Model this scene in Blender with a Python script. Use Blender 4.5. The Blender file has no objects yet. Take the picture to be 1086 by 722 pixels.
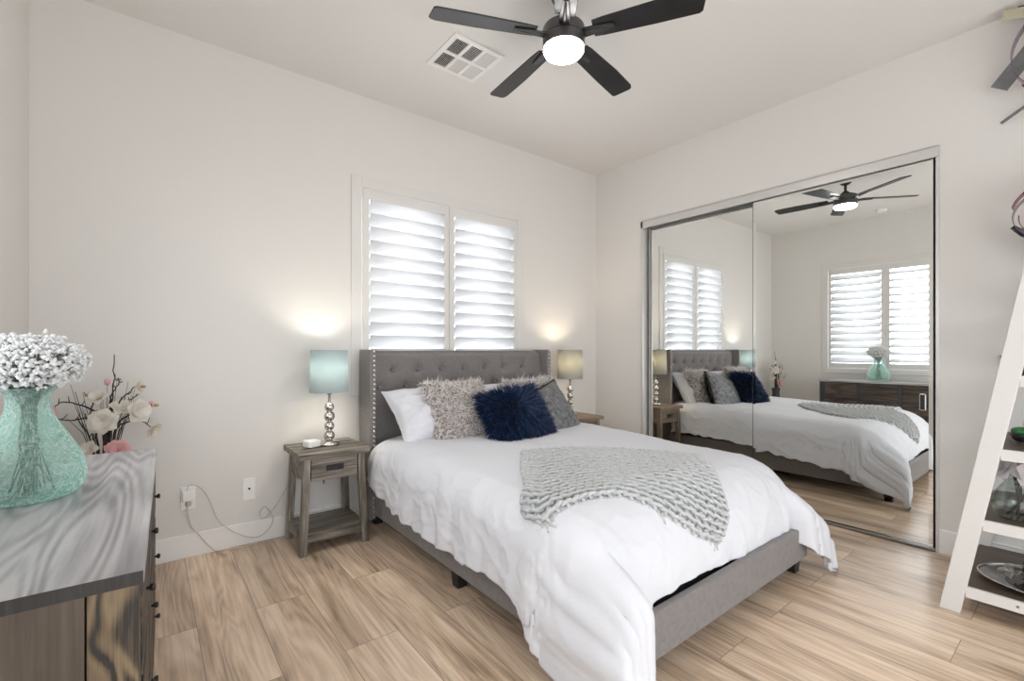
import bpy, bmesh, math, random
import numpy as np
from mathutils import Vector, Matrix, Euler, noise

SC = bpy.context.scene
COL = SC.collection
PI = math.pi
rnd = random.Random(7)

# ------------------------------------------------------------------ camera, world, light, exposure
CAM_H = 1.215
cd = bpy.data.cameras.new('camera')
cd.sensor_width = 36.0
cd.lens = 493.16 / 1086 * 36.0
cd.shift_y = 9.57 / 1086
cd.clip_start = 0.02
cam = bpy.data.objects.new('camera', cd)
COL.objects.link(cam)
cam.location = (0, 0, CAM_H)
cam.rotation_euler = (PI / 2, 0, -0.66584)
SC.camera = cam

world = bpy.data.worlds.new('daylight')
SC.world = world
world.use_nodes = True
bgn = world.node_tree.nodes['Background']
bgn.inputs[0].default_value = (0.975, 0.99, 1.0, 1)
bgn.inputs[1].default_value = 2.05

SC.view_settings.view_transform = 'Standard'
SC.view_settings.look = 'None'
SC.view_settings.gamma = 1.0
SC.view_settings.use_curve_mapping = False
SC.view_settings.exposure = 0.58
SC.cycles.max_bounces = 12
SC.cycles.diffuse_bounces = 8
SC.cycles.transparent_max_bounces = 16


def area_light(name, loc, rot, sx, sy, power, color=(1, 1, 1)):
    l = bpy.data.lights.new(name, 'AREA')
    l.shape = 'RECTANGLE'
    l.size, l.size_y = sx, sy
    l.energy = power
    l.color = color
    o = bpy.data.objects.new(name, l)
    COL.objects.link(o)
    o.location = loc
    o.rotation_euler = rot
    return o


# daylight standing outside the two shuttered windows
area_light('daylight_back', (1.94, 4.30, 2.1), (math.radians(-82), 0, 0), 2.6, 2.6, 52, (0.97, 0.985, 1.0))
area_light('daylight_left', (-1.45, 1.84, 2.1), (math.radians(-82), 0, PI / 2), 2.6, 2.6, 52, (0.97, 0.985, 1.0))

# ------------------------------------------------------------------ room dimensions (metres)
YB, XR, XL, H = 3.316, 3.727, -0.462, 3.05
YF = -1.4                                  # unseen rear end, kept near and open below to let daylight in
W1 = (1.20, 2.68, 0.93, 2.41)              # hole in the back wall: x0,x1,z0,z1
W2 = (1.13, 2.54, 0.93, 2.41)              # hole in the left wall: y0,y1,z0,z1
CL = (0.607, 2.736, 2.435)                 # closet opening: y0,y1,top

# ------------------------------------------------------------------ materials


def newmat(name):
    m = bpy.data.materials.new(name)
    m.use_nodes = True
    nt = m.node_tree
    return m, nt, nt.nodes['Principled BSDF']


def plain(name, col, rough=0.5, metal=0.0, spec=0.5, bump=None, var=None, sheen=0.0, emit=None):
    m, nt, b = newmat(name)
    b.inputs['Base Color'].default_value = (*col, 1)
    b.inputs['Roughness'].default_value = rough
    b.inputs['Metallic'].default_value = metal
    b.inputs['Specular IOR Level'].default_value = spec
    if sheen:
        b.inputs['Sheen Weight'].default_value = sheen
    tc = nt.nodes.new('ShaderNodeTexCoord')
    if var:
        sc, amt = var
        n = nt.nodes.new('ShaderNodeTexNoise')
        n.inputs['Scale'].default_value = sc
        n.inputs['Detail'].default_value = 5
        nt.links.new(tc.outputs['Object'], n.inputs['Vector'])
        r = nt.nodes.new('ShaderNodeValToRGB')
        r.color_ramp.elements[0].position = 0.3
        r.color_ramp.elements[1].position = 0.7
        r.color_ramp.elements[0].color = (*[c * (1 - amt) for c in col], 1)
        r.color_ramp.elements[1].color = (*[min(1, c * (1 + amt)) for c in col], 1)
        nt.links.new(n.outputs['Fac'], r.inputs['Fac'])
        nt.links.new(r.outputs['Color'], b.inputs['Base Color'])
    if bump:
        sc, st = bump
        n = nt.nodes.new('ShaderNodeTexNoise')
        n.inputs['Scale'].default_value = sc
        n.inputs['Detail'].default_value = 4
        nt.links.new(tc.outputs['Object'], n.inputs['Vector'])
        bp = nt.nodes.new('ShaderNodeBump')
        bp.inputs['Strength'].default_value = st
        bp.inputs['Distance'].default_value = 0.01
        nt.links.new(n.outputs['Fac'], bp.inputs['Height'])
        nt.links.new(bp.outputs['Normal'], b.inputs['Normal'])
    if emit:
        b.inputs['Emission Color'].default_value = (*emit[0], 1)
        b.inputs['Emission Strength'].default_value = emit[1]
    return m


def wood(name, cols, axis='X', stretch=14.0, scale=1.6, rough=0.5, knots=0.0, bump=0.15, figure=90.0, famp=0.10, fstretch=0.13, spread=0.36):
    """streaky wood: noise pulled out along one axis, with finer grain over it"""
    m, nt, b = newmat(name)
    N, L = nt.nodes, nt.links
    tc = N.new('ShaderNodeTexCoord')
    mp = N.new('ShaderNodeMapping')
    s = [stretch] * 3
    s['XYZ'.index(axis)] = 1.0
    mp.inputs['Scale'].default_value = s
    L.new(tc.outputs['Object'], mp.inputs['Vector'])
    n = N.new('ShaderNodeTexNoise')
    n.inputs['Scale'].default_value = scale
    n.inputs['Detail'].default_value = 6
    n.inputs['Roughness'].default_value = 0.62
    n.inputs['Distortion'].default_value = 0.5
    L.new(mp.outputs['Vector'], n.inputs['Vector'])
    mp2 = N.new('ShaderNodeMapping')
    s2 = [stretch * 6] * 3
    s2['XYZ'.index(axis)] = 2.0
    mp2.inputs['Scale'].default_value = s2
    L.new(tc.outputs['Object'], mp2.inputs['Vector'])
    n2 = N.new('ShaderNodeTexNoise')
    n2.inputs['Scale'].default_value = scale
    n2.inputs['Detail'].default_value = 3
    L.new(mp2.outputs['Vector'], n2.inputs['Vector'])
    mix = N.new('ShaderNodeMix')
    mix.data_type = 'FLOAT'
    mix.inputs[0].default_value = 0.35
    L.new(n.outputs['Fac'], mix.inputs[2])
    L.new(n2.outputs['Fac'], mix.inputs[3])
    fac = mix.outputs[0]
    if knots:
        v = N.new('ShaderNodeTexNoise')                # contour lines of a slow, stretched noise
        v.inputs['Scale'].default_value = 1.0
        v.inputs['Detail'].default_value = 1.5
        v.inputs['Distortion'].default_value = 0.4
        mp3 = N.new('ShaderNodeMapping')
        s3 = [knots] * 3
        s3['XYZ'.index(axis)] = knots * fstretch
        mp3.inputs['Scale'].default_value = s3
        L.new(tc.outputs['Object'], mp3.inputs['Vector'])
        L.new(mp3.outputs['Vector'], v.inputs['Vector'])
        w = N.new('ShaderNodeMath')
        w.operation = 'MULTIPLY'
        w.inputs[1].default_value = figure
        L.new(v.outputs['Fac'], w.inputs[0])
        sn = N.new('ShaderNodeMath')
        sn.operation = 'SINE'
        L.new(w.outputs[0], sn.inputs[0])
        ad = N.new('ShaderNodeMath')
        ad.operation = 'MULTIPLY_ADD'
        ad.inputs[1].default_value = famp
        L.new(sn.outputs[0], ad.inputs[0])
        L.new(fac, ad.inputs[2])
        fac = ad.outputs[0]
    r = N.new('ShaderNodeValToRGB')
    e = r.color_ramp.elements
    k = len(cols)
    while len(e) < k:
        e.new(0.5)
    for i, c in enumerate(cols):
        e[i].position = 0.5 - spread / 2 + spread * i / (k - 1)
        e[i].color = (*c, 1)
    L.new(fac, r.inputs['Fac'])
    L.new(r.outputs['Color'], b.inputs['Base Color'])
    b.inputs['Roughness'].default_value = rough
    bp = N.new('ShaderNodeBump')
    bp.inputs['Strength'].default_value = bump
    bp.inputs['Distance'].default_value = 0.004
    L.new(fac, bp.inputs['Height'])
    L.new(bp.outputs['Normal'], b.inputs['Normal'])
    return m


def floor_mat():
    m, nt, b = newmat('plank_floor')
    N, L = nt.nodes, nt.links
    tc = N.new('ShaderNodeTexCoord')
    mp = N.new('ShaderNodeMapping')                   # planks run along world Y
    mp.inputs['Rotation'].default_value = (0, 0, PI / 2)
    mp.inputs['Location'].default_value = (0.37, 0.055, 0)
    L.new(tc.outputs['Object'], mp.inputs['Vector'])
    br = N.new('ShaderNodeTexBrick')
    br.offset = 0.37
    br.inputs['Color1'].default_value = (0, 0, 0, 1)
    br.inputs['Color2'].default_value = (1, 1, 1, 1)
    br.inputs['Mortar'].default_value = (0.5, 0.5, 0.5, 1)
    br.inputs['Scale'].default_value = 1.0
    br.inputs['Mortar Size'].default_value = 0.0016
    br.inputs['Mortar Smooth'].default_value = 0.1
    br.inputs['Bias'].default_value = 0.0
    br.inputs['Brick Width'].default_value = 1.52
    br.inputs['Row Height'].default_value = 0.228
    L.new(mp.outputs['Vector'], br.inputs['Vector'])
    # each plank shifts the grain
    sh = N.new('ShaderNodeVectorMath')
    sh.operation = 'MULTIPLY_ADD'
    L.new(br.outputs['Color'], sh.inputs[0])
    sh.inputs[1].default_value = (7.0, 13.0, 3.0)
    L.new(tc.outputs['Object'], sh.inputs[2])
    mg = N.new('ShaderNodeMapping')
    mg.inputs['Scale'].default_value = (7.5, 0.75, 1)
    L.new(sh.outputs[0], mg.inputs['Vector'])
    n1 = N.new('ShaderNodeTexNoise')
    n1.inputs['Scale'].default_value = 1.0
    n1.inputs['Detail'].default_value = 7
    n1.inputs['Roughness'].default_value = 0.6
    n1.inputs['Distortion'].default_value = 0.9
    L.new(mg.outputs['Vector'], n1.inputs['Vector'])
    mg2 = N.new('ShaderNodeMapping')
    mg2.inputs['Scale'].default_value = (90.0, 3.0, 1)
    L.new(sh.outputs[0], mg2.inputs['Vector'])
    n2 = N.new('ShaderNodeTexNoise')
    n2.inputs['Scale'].default_value = 1.0
    n2.inputs['Detail'].default_value = 4
    L.new(mg2.outputs['Vector'], n2.inputs['Vector'])
    mx = N.new('ShaderNodeMix')
    mx.data_type = 'FLOAT'
    mx.inputs[0].default_value = 0.25
    L.new(n1.outputs['Fac'], mx.inputs[2])
    L.new(n2.outputs['Fac'], mx.inputs[3])
    # cathedral figure: contour lines of a slow stretched noise
    mg3 = N.new('ShaderNodeMapping')
    mg3.inputs['Scale'].default_value = (5.0, 0.55, 1)
    L.new(sh.outputs[0], mg3.inputs['Vector'])
    n3 = N.new('ShaderNodeTexNoise')
    n3.inputs['Scale'].default_value = 1.0
    n3.inputs['Detail'].default_value = 2
    n3.inputs['Distortion'].default_value = 0.6
    L.new(mg3.outputs['Vector'], n3.inputs['Vector'])
    k1 = N.new('ShaderNodeMath')
    k1.operation = 'MULTIPLY'
    k1.inputs[1].default_value = 95.0
    L.new(n3.outputs['Fac'], k1.inputs[0])
    k2 = N.new('ShaderNodeMath')
    k2.operation = 'SINE'
    L.new(k1.outputs[0], k2.inputs[0])
    k3 = N.new('ShaderNodeMath')
    k3.operation = 'MULTIPLY_ADD'
    k3.inputs[1].default_value = 0.035
    L.new(k2.outputs[0], k3.inputs[0])
    L.new(mx.outputs[0], k3.inputs[2])
    r = N.new('ShaderNodeValToRGB')
    e = r.color_ramp.elements
    e.new(0.5)
    e[0].position, e[1].position, e[2].position = 0.34, 0.49, 0.63
    e[0].color = (*FLOOR_C[0], 1)
    e[1].color = (*FLOOR_C[1], 1)
    e[2].color = (*FLOOR_C[2], 1)
    L.new(k3.outputs[0], r.inputs['Fac'])
    # plank to plank tone
    hv = N.new('ShaderNodeHueSaturation')
    mr = N.new('ShaderNodeMapRange')
    mr.inputs[3].default_value = 0.92
    mr.inputs[4].default_value = 1.06
    L.new(br.outputs['Color'], mr.inputs[0])
    L.new(mr.outputs[0], hv.inputs['Value'])
    L.new(r.outputs['Color'], hv.inputs['Color'])
    mm = N.new('ShaderNodeMix')
    mm.data_type = 'RGBA'
    L.new(br.outputs['Fac'], mm.inputs[0])
    L.new(hv.outputs['Color'], mm.inputs[6])
    mm.inputs[7].default_value = (0.30, 0.215, 0.155, 1)
    L.new(mm.outputs[2], b.inputs['Base Color'])
    b.inputs['Roughness'].default_value = 0.30
    b.inputs['Specular IOR Level'].default_value = 0.4
    bp = N.new('ShaderNodeBump')
    bp.inputs['Strength'].default_value = 0.25
    bp.inputs['Distance'].default_value = 0.002
    iv = N.new('ShaderNodeMath')
    iv.operation = 'SUBTRACT'
    iv.inputs[0].default_value = 1.0
    L.new(br.outputs['Fac'], iv.inputs[1])
    L.new(iv.outputs[0], bp.inputs['Height'])
    L.new(bp.outputs['Normal'], b.inputs['Normal'])
    return m


def translucent(name, col, fac=0.5, rough=0.6, bump=None):
    m, nt, b = newmat(name)
    N, L = nt.nodes, nt.links
    b.inputs['Base Color'].default_value = (*col, 1)
    b.inputs['Roughness'].default_value = rough
    t = N.new('ShaderNodeBsdfTranslucent')
    t.inputs['Color'].default_value = (*col, 1)
    mx = N.new('ShaderNodeMixShader')
    mx.inputs[0].default_value = fac
    L.new(b.outputs[0], mx.inputs[1])
    L.new(t.outputs[0], mx.inputs[2])
    L.new(mx.outputs[0], N['Material Output'].inputs['Surface'])
    if bump:
        tc = N.new('ShaderNodeTexCoord')
        n = N.new('ShaderNodeTexNoise')
        n.inputs['Scale'].default_value = bump[0]
        L.new(tc.outputs['Object'], n.inputs['Vector'])
        bp = N.new('ShaderNodeBump')
        bp.inputs['Strength'].default_value = bump[1]
        bp.inputs['Distance'].default_value = 0.003
        L.new(n.outputs['Fac'], bp.inputs['Height'])
        L.new(bp.outputs['Normal'], b.inputs['Normal'])
    return m


def pane_glass(name):
    m, nt, b = newmat(name)
    N, L = nt.nodes, nt.links
    t = N.new('ShaderNodeBsdfTransparent')
    g = N.new('ShaderNodeBsdfGlossy')
    g.inputs['Roughness'].default_value = 0.02
    lw = N.new('ShaderNodeLayerWeight')                 # thin sheet: same reflection from both sides
    lw.inputs['Blend'].default_value = 0.5
    pw = N.new('ShaderNodeMath')
    pw.operation = 'POWER'
    pw.inputs[1].default_value = 4.0
    L.new(lw.outputs['Facing'], pw.inputs[0])
    ma = N.new('ShaderNodeMath')
    ma.operation = 'MULTIPLY_ADD'
    ma.inputs[1].default_value = 0.75
    ma.inputs[2].default_value = 0.05
    L.new(pw.outputs[0], ma.inputs[0])
    mx = N.new('ShaderNodeMixShader')
    L.new(ma.outputs[0], mx.inputs[0])
    L.new(t.outputs[0], mx.inputs[1])
    L.new(g.outputs[0], mx.inputs[2])
    L.new(mx.outputs[0], N['Material Output'].inputs['Surface'])
    return m


FLOOR_C = ((0.31, 0.222, 0.155), (0.635, 0.478, 0.345), (0.83, 0.670, 0.520))
M = {}
M['wall'] = plain('wall_paint', (0.735, 0.72, 0.698), 0.75, spec=0.2, bump=(160, 0.06))
M['ceil'] = plain('ceiling_paint', (0.74, 0.728, 0.712), 0.85, spec=0.1, bump=(140, 0.06))
M['trim'] = plain('white_trim', (0.86, 0.855, 0.85), 0.35)
M['floor'] = floor_mat()
M['shutter'] = plain('shutter_frame', (0.71, 0.697, 0.68), 0.4)
M['louver'] = translucent('shutter_louver', (0.79, 0.80, 0.815), 0.45, 0.4)
M['pane'] = pane_glass('window_pane')
M['mirror'] = plain('mirror_silver', (0.90, 0.915, 0.90), 0.0, metal=1.0)
M['metal'] = plain('brushed_aluminium', (0.45, 0.45, 0.45), 0.32, metal=1.0)
M['chrome'] = plain('satin_nickel', (0.62, 0.60, 0.57), 0.2, metal=1.0)
M['track'] = plain('white_track', (0.66, 0.65, 0.64), 0.3, metal=0.35)
M['black'] = plain('black_plastic', (0.012, 0.012, 0.013), 0.4)
M['dark'] = plain('dark_recess', (0.02, 0.02, 0.02), 0.9)
M['uph'] = plain('grey_upholstery', (0.20, 0.186, 0.184), 0.85, spec=0.2, bump=(420, 0.25), var=(55, 0.10), sheen=0.25)
M['white_cloth'] = plain('white_cotton', (0.70, 0.718, 0.768), 0.9, spec=0.1, bump=(38, 0.20))
M['mattress'] = plain('black_ticking', (0.015, 0.015, 0.017), 0.9)
M['yarn'] = plain('pale_grey_yarn', (0.57, 0.585, 0.595), 0.95, spec=0.1, bump=(300, 0.4), var=(90, 0.12))
M['shag'] = plain('beige_shag', (0.74, 0.70, 0.682), 0.9, spec=0.1, var=(60, 0.15))
M['shagbase'] = plain('shag_backing_gap_shade', (0.30, 0.27, 0.26), 0.95, spec=0.05, var=(60, 0.2))  # backing darkened to paint the shade in the gaps between loops
M['navybase'] = plain('navy_backing', (0.004, 0.008, 0.022), 0.9)
M['navy'] = plain('navy_fur', (0.008, 0.025, 0.078), 0.48, spec=0.4, var=(44, 0.92))
M['blackfur'] = plain('black_fur', (0.012, 0.011, 0.012), 0.5)
M['sequin'] = plain('silver_sequins', (0.21, 0.215, 0.23), 0.30, metal=0.55, bump=(170, 1.0), var=(30, 0.55))
M['nsw'] = wood('grey_washed_wood', ((0.045, 0.038, 0.030), (0.165, 0.145, 0.118), (0.34, 0.31, 0.268)), 'X', 10, 2.2, 0.5, spread=0.24)
M['nswz'] = wood('grey_washed_wood_upright', ((0.045, 0.038, 0.030), (0.165, 0.145, 0.118), (0.34, 0.31, 0.268)), 'Z', 10, 2.2, 0.5, spread=0.24)
M['nsr'] = wood('brown_washed_wood', ((0.09, 0.062, 0.040), (0.20, 0.148, 0.104), (0.30, 0.235, 0.175)), 'X', 12, 2.2, 0.5)
M['nsrz'] = wood('brown_washed_wood_upright', ((0.09, 0.062, 0.040), (0.20, 0.148, 0.104), (0.30, 0.235, 0.175)), 'Z', 12, 2.2, 0.5)
M['dtop'] = wood('weathered_grey_top', ((0.22, 0.215, 0.225), (0.36, 0.355, 0.37), (0.50, 0.49, 0.495)), 'Y', 9, 1.3, 0.36, knots=4.0, figure=170.0, famp=0.10)
M['dedge'] = wood('dark_board_edge', ((0.012, 0.011, 0.011), (0.023, 0.021, 0.021), (0.037, 0.034, 0.032)), 'Z', 10, 3.0, 0.6)
M['dpanel'] = wood('brown_end_board', ((0.045, 0.034, 0.024), (0.085, 0.066, 0.049), (0.125, 0.10, 0.077)), 'Z', 9, 1.6, 0.6)
M['dstile'] = wood('knotty_end_board', ((0.018, 0.015, 0.012), (0.115, 0.082, 0.048), (0.20, 0.145, 0.085)), 'Z', 14, 3.0, 0.55, knots=8.0, figure=55.0, famp=0.17, fstretch=0.38)
M['dframe'] = wood('dark_drawer_frame', ((0.016, 0.017, 0.020), (0.034, 0.035, 0.039), (0.065, 0.065, 0.07)), 'Z', 10, 2.4, 0.28)
M['ddraw'] = wood('brown_drawer_front', ((0.018, 0.014, 0.012), (0.055, 0.041, 0.031), (0.11, 0.083, 0.060)), 'Y', 9, 2.2, 0.55, knots=7.0, figure=50.0)
M['fan'] = plain('fan_black', (0.020, 0.020, 0.022), 0.38)
M['fanblade'] = plain('fan_blade_charcoal', (0.012, 0.012, 0.014), 0.36, var=(9, 0.3))
M['fanbody'] = plain('fan_motor_gunmetal', (0.11, 0.105, 0.105), 0.35, metal=0.7)
M['globe'] = plain('lit_globe', (1, 1, 1), 0.4, emit=((1.0, 0.96, 0.91), 48.0))
M['bulb'] = plain('lit_bulb', (1, 1, 1), 0.4, emit=((1.0, 0.80, 0.55), 22.0))
M['shade'] = translucent('seafoam_lampshade', (0.46, 0.54, 0.555), 0.32, 0.8, (220, 0.3))
M['shade2'] = translucent('grey_green_lampshade', (0.44, 0.44, 0.39), 0.35, 0.8, (220, 0.3))
M['whitepl'] = plain('white_plastic', (0.85, 0.85, 0.84), 0.3)
M['vent'] = plain('vent_white_metal', (0.80, 0.79, 0.78), 0.45)
M['cordm'] = plain('clear_beige_cord', (0.58, 0.54, 0.48), 0.45)
M['ladder'] = plain('white_painted_wood', (0.69, 0.685, 0.675), 0.42, bump=(60, 0.08))
M['shelfw'] = wood('dark_walnut_shelf', ((0.055, 0.036, 0.026), (0.10, 0.070, 0.052), (0.145, 0.105, 0.080)), 'Y', 12, 2.0, 0.45)
M['twig'] = plain('dark_twig', (0.035, 0.026, 0.022), 0.7)
M['petalw'] = translucent('cream_petals', (0.80, 0.765, 0.70), 0.25, 0.6)
M['petalp'] = translucent('pink_petals', (0.78, 0.46, 0.48), 0.25, 0.6)
M['gyp'] = translucent('white_blossom', (0.85, 0.86, 0.87), 0.2, 0.8)
M['stemg'] = plain('grey_green_stems', (0.13, 0.16, 0.12), 0.7)
M['budg'] = plain('olive_bud', (0.36, 0.30, 0.13), 0.6)
M['gmetal'] = plain('grey_steel_strip', (0.20, 0.205, 0.215), 0.32, metal=0.85, var=(14, 0.25))
M['bronze'] = plain('olive_bronze_strip', (0.26, 0.235, 0.17), 0.35, metal=0.8)
M['redm'] = plain('crimson_enamel', (0.32, 0.012, 0.05), 0.25)
M['purm'] = plain('violet_grey_enamel', (0.27, 0.20, 0.27), 0.2, metal=0.5)
M['pot'] = plain('dark_floor_vase', (0.04, 0.036, 0.034), 0.3)


def aqua_glass():
    m, nt, b = newmat('aqua_crackle_glass')
    N, L = nt.nodes, nt.links
    tc = N.new('ShaderNodeTexCoord')
    v = N.new('ShaderNodeTexVoronoi')
    v.feature = 'DISTANCE_TO_EDGE'
    v.inputs['Scale'].default_value = 36
    n = N.new('ShaderNodeTexNoise')
    n.inputs['Scale'].default_value = 14
    n.inputs['Distortion'].default_value = 2.0
    ad = N.new('ShaderNodeMixRGB')
    ad.inputs[0].default_value = 0.12
    L.new(tc.outputs['Object'], n.inputs['Vector'])
    L.new(tc.outputs['Object'], ad.inputs[1])
    L.new(n.outputs['Color'], ad.inputs[2])
    L.new(ad.outputs[0], v.inputs['Vector'])
    r = N.new('ShaderNodeValToRGB')
    r.color_ramp.elements[0].position = 0.0
    r.color_ramp.elements[1].position = 0.10
    r.color_ramp.elements[0].color = (0.95, 0.98, 0.97, 1)
    r.color_ramp.elements[1].color = (0.55, 0.83, 0.77, 1)
    L.new(v.outputs['Distance'], r.inputs['Fac'])
    L.new(r.outputs['Color'], b.inputs['Base Color'])
    b.inputs['Roughness'].default_value = 0.08
    b.inputs['IOR'].default_value = 1.35
    b.inputs['Specular IOR Level'].default_value = 0.6
    t = N.new('ShaderNodeBsdfTransparent')
    t.inputs['Color'].default_value = (0.915, 0.978, 0.958, 1)
    tr = N.new('ShaderNodeBsdfTranslucent')
    L.new(r.outputs['Color'], tr.inputs['Color'])
    m1 = N.new('ShaderNodeMixShader')
    m1.inputs[0].default_value = 0.45
    L.new(b.outputs[0], m1.inputs[1])
    L.new(tr.outputs[0], m1.inputs[2])
    m2 = N.new('ShaderNodeMixShader')
    lw = N.new('ShaderNodeLayerWeight')
    lw.inputs['Blend'].default_value = 0.35
    crk = N.new('ShaderNodeMapRange')                   # the crackle lines are whiter and denser
    crk.inputs[1].default_value = 0.0
    crk.inputs[2].default_value = 0.09
    crk.inputs[3].default_value = 0.20
    crk.inputs[4].default_value = 0.0
    L.new(v.outputs['Distance'], crk.inputs[0])
    f1 = N.new('ShaderNodeMath')
    f1.operation = 'MULTIPLY_ADD'
    f1.inputs[1].default_value = -0.55
    f1.inputs[2].default_value = 0.90
    L.new(lw.outputs['Facing'], f1.inputs[0])
    f2 = N.new('ShaderNodeMath')
    f2.operation = 'SUBTRACT'
    f2.use_clamp = True
    L.new(f1.outputs[0], f2.inputs[0])
    L.new(crk.outputs[0], f2.inputs[1])
    L.new(f2.outputs[0], m2.inputs[0])
    L.new(m1.outputs[0], m2.inputs[1])
    L.new(t.outputs[0], m2.inputs[2])
    L.new(m2.outputs[0], N['Material Output'].inputs['Surface'])
    return m


M['aqua'] = aqua_glass()


def clear_glass(name, tint=(0.95, 0.97, 0.96)):
    m = pane_glass(name)
    for n in m.node_tree.nodes:
        if n.type == 'BSDF_TRANSPARENT':
            n.inputs[0].default_value = (*tint, 1)
    return m


M['bowlglass'] = clear_glass('clear_bowl_glass', (0.90, 0.93, 0.92))

# ------------------------------------------------------------------ mesh helpers


class MB:
    """collects geometry for ONE mesh object"""

    def __init__(self):
        self.v, self.f, self.s = [], [], []

    def add(self, vs, fs, smooth=False, mat=None):
        o = len(self.v)
        if mat is not None:
            vs = [mat @ Vector(p) for p in vs]
        self.v += [tuple(p) for p in vs]
        self.f += [tuple(i + o for i in f) for f in fs]
        self.s += [smooth] * len(fs)
        return self

    def box(self, x0, x1, y0, y1, z0, z1, mat=None):
        vs = [(x, y, z) for z in (z0, z1) for y in (y0, y1) for x in (x0, x1)]
        fs = [(0, 2, 3, 1), (4, 5, 7, 6), (0, 1, 5, 4), (2, 6, 7, 3), (0, 4, 6, 2), (1, 3, 7, 5)]
        return self.add(vs, fs, False, mat)

    def hexa(self, lo, hi):
        """eight corners: bottom loop lo (4) and top loop hi (4), counter-clockwise from above"""
        vs = list(lo) + list(hi)
        fs = [(3, 2, 1, 0), (4, 5, 6, 7)] + [(i, (i + 1) % 4, 4 + (i + 1) % 4, 4 + i) for i in range(4)]
        return self.add(vs, fs)

    def lathe(self, prof, seg=32, mat=None, cap0=True, cap1=True, smooth=True):
        vs, fs = [], []
        n = len(prof)
        for r, z in prof:
            for k in range(seg):
                a = 2 * PI * k / seg
                vs.append((r * math.cos(a), r * math.sin(a), z))
        for i in range(n - 1):
            for k in range(seg):
                k2 = (k + 1) % seg
                fs.append((i * seg + k, i * seg + k2, (i + 1) * seg + k2, (i + 1) * seg + k))
        self.add(vs, fs, smooth, mat)
        if cap0:
            self.add(vs[:seg], [tuple(range(seg - 1, -1, -1))], False, mat)
        if cap1:
            self.add(vs[-seg:], [tuple(range(seg))], False, mat)
        return self

    def tube(self, pts, rad, sides=6, closed=False, cap=True):
        pts = [Vector(p) for p in pts]
        n = len(pts)
        rads = rad if isinstance(rad, (list, tuple)) else [rad] * n
        vs, fs = [], []
        prev = None
        for i in range(n):
            if closed:
                t = pts[(i + 1) % n] - pts[i - 1]
            else:
                t = pts[min(i + 1, n - 1)] - pts[max(i - 1, 0)]
            if t.length < 1e-9:
                t = Vector((0, 0, 1))
            t.normalize()
            if prev is None:
                a = Vector((0, 0, 1)) if abs(t.z) < 0.9 else Vector((1, 0, 0))
                nn = t.cross(a).normalized()
            else:
                nn = prev - t * prev.dot(t)
                nn = nn.normalized() if nn.length > 1e-6 else t.orthogonal().normalized()
            prev = nn
            bb = t.cross(nn)
            for k in range(sides):
                a = 2 * PI * k / sides
                vs.append(pts[i] + (nn * math.cos(a) + bb * math.sin(a)) * rads[i])
        m = n if closed else n - 1
        for i in range(m):
            j = (i + 1) % n
            for k in range(sides):
                k2 = (k + 1) % sides
                fs.append((i * sides + k, i * sides + k2, j * sides + k2, j * sides + k))
        if cap and not closed:
            fs.append(tuple(range(sides - 1, -1, -1)))
            fs.append(tuple((n - 1) * sides + k for k in range(sides)))
        return self.add(vs, fs, True)

    def grid(self, fn, nu, nv, smooth=True, wrap_u=False):
        vs = [fn(i / (nu if wrap_u else nu - 1), j / (nv - 1)) for j in range(nv) for i in range(nu)]
        fs = []
        for j in range(nv - 1):
            for i in range(nu if wrap_u else nu - 1):
                i2 = (i + 1) % nu
                fs.append((j * nu + i, j * nu + i2, (j + 1) * nu + i2, (j + 1) * nu + i))
        return self.add(vs, fs, smooth)

    def ball(self, c, r, seg=12, rings=8, sq=(1, 1, 1), mat=None):
        c = Vector(c)
        prof = [(math.sin(PI * i / rings), -math.cos(PI * i / rings)) for i in range(rings + 1)]
        vs, fs = [], []
        for pr, pz in prof:
            for k in range(seg):
                a = 2 * PI * k / seg
                vs.append((c.x + r * sq[0] * pr * math.cos(a), c.y + r * sq[1] * pr * math.sin(a), c.z + r * sq[2] * pz))
        for i in range(rings):
            for k in range(seg):
                k2 = (k + 1) % seg
                fs.append((i * seg + k, i * seg + k2, (i + 1) * seg + k2, (i + 1) * seg + k))
        return self.add(vs, fs, True, mat)

    def prism(self, outline, z0, z1, mat=None):
        n = len(outline)
        vs = [(x, y, z0) for x, y in outline] + [(x, y, z1) for x, y in outline]
        fs = [tuple(range(n - 1, -1, -1)), tuple(range(n, 2 * n))]
        fs += [(i, (i + 1) % n, n + (i + 1) % n, n + i) for i in range(n)]
        return self.add(vs, fs, False, mat)

    def build(self, name, mat, parent=None, bevel=0.0, seg=2, loc=None, weld=False):
        me = bpy.data.meshes.new(name)
        me.from_pydata(self.v, [], self.f)
        me.polygons.foreach_set('use_smooth', self.s)
        me.materials.append(mat)
        me.update()
        if weld:
            bm = bmesh.new()
            bm.from_mesh(me)
            bmesh.ops.remove_doubles(bm, verts=bm.verts, dist=1e-5)
            bmesh.ops.recalc_face_normals(bm, faces=bm.faces)
            bm.to_mesh(me)
            bm.free()
        o = bpy.data.objects.new(name, me)
        COL.objects.link(o)
        if parent is not None:
            o.parent = parent
        if loc is not None:
            o.location = loc
        if bevel > 0:
            b = o.modifiers.new('bevel', 'BEVEL')
            b.width = bevel
            b.segments = seg
            b.limit_method = 'ANGLE'
            b.angle_limit = math.radians(40)
        return o


def tag(o, label=None, cat=None, group=None, kind=None):
    if label:
        o['label'] = label
    if cat:
        o['category'] = cat
    if group:
        o['group'] = group
    if kind:
        o['kind'] = kind
    return o


def thing(name, loc=(0, 0, 0), rz=0.0, label=None, cat=None, group=None, kind=None):
    o = bpy.data.objects.new(name, None)
    o.empty_display_size = 0.05
    COL.objects.link(o)
    o.location = loc
    o.rotation_euler = (0, 0, rz)
    return tag(o, label, cat, group, kind)


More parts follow.
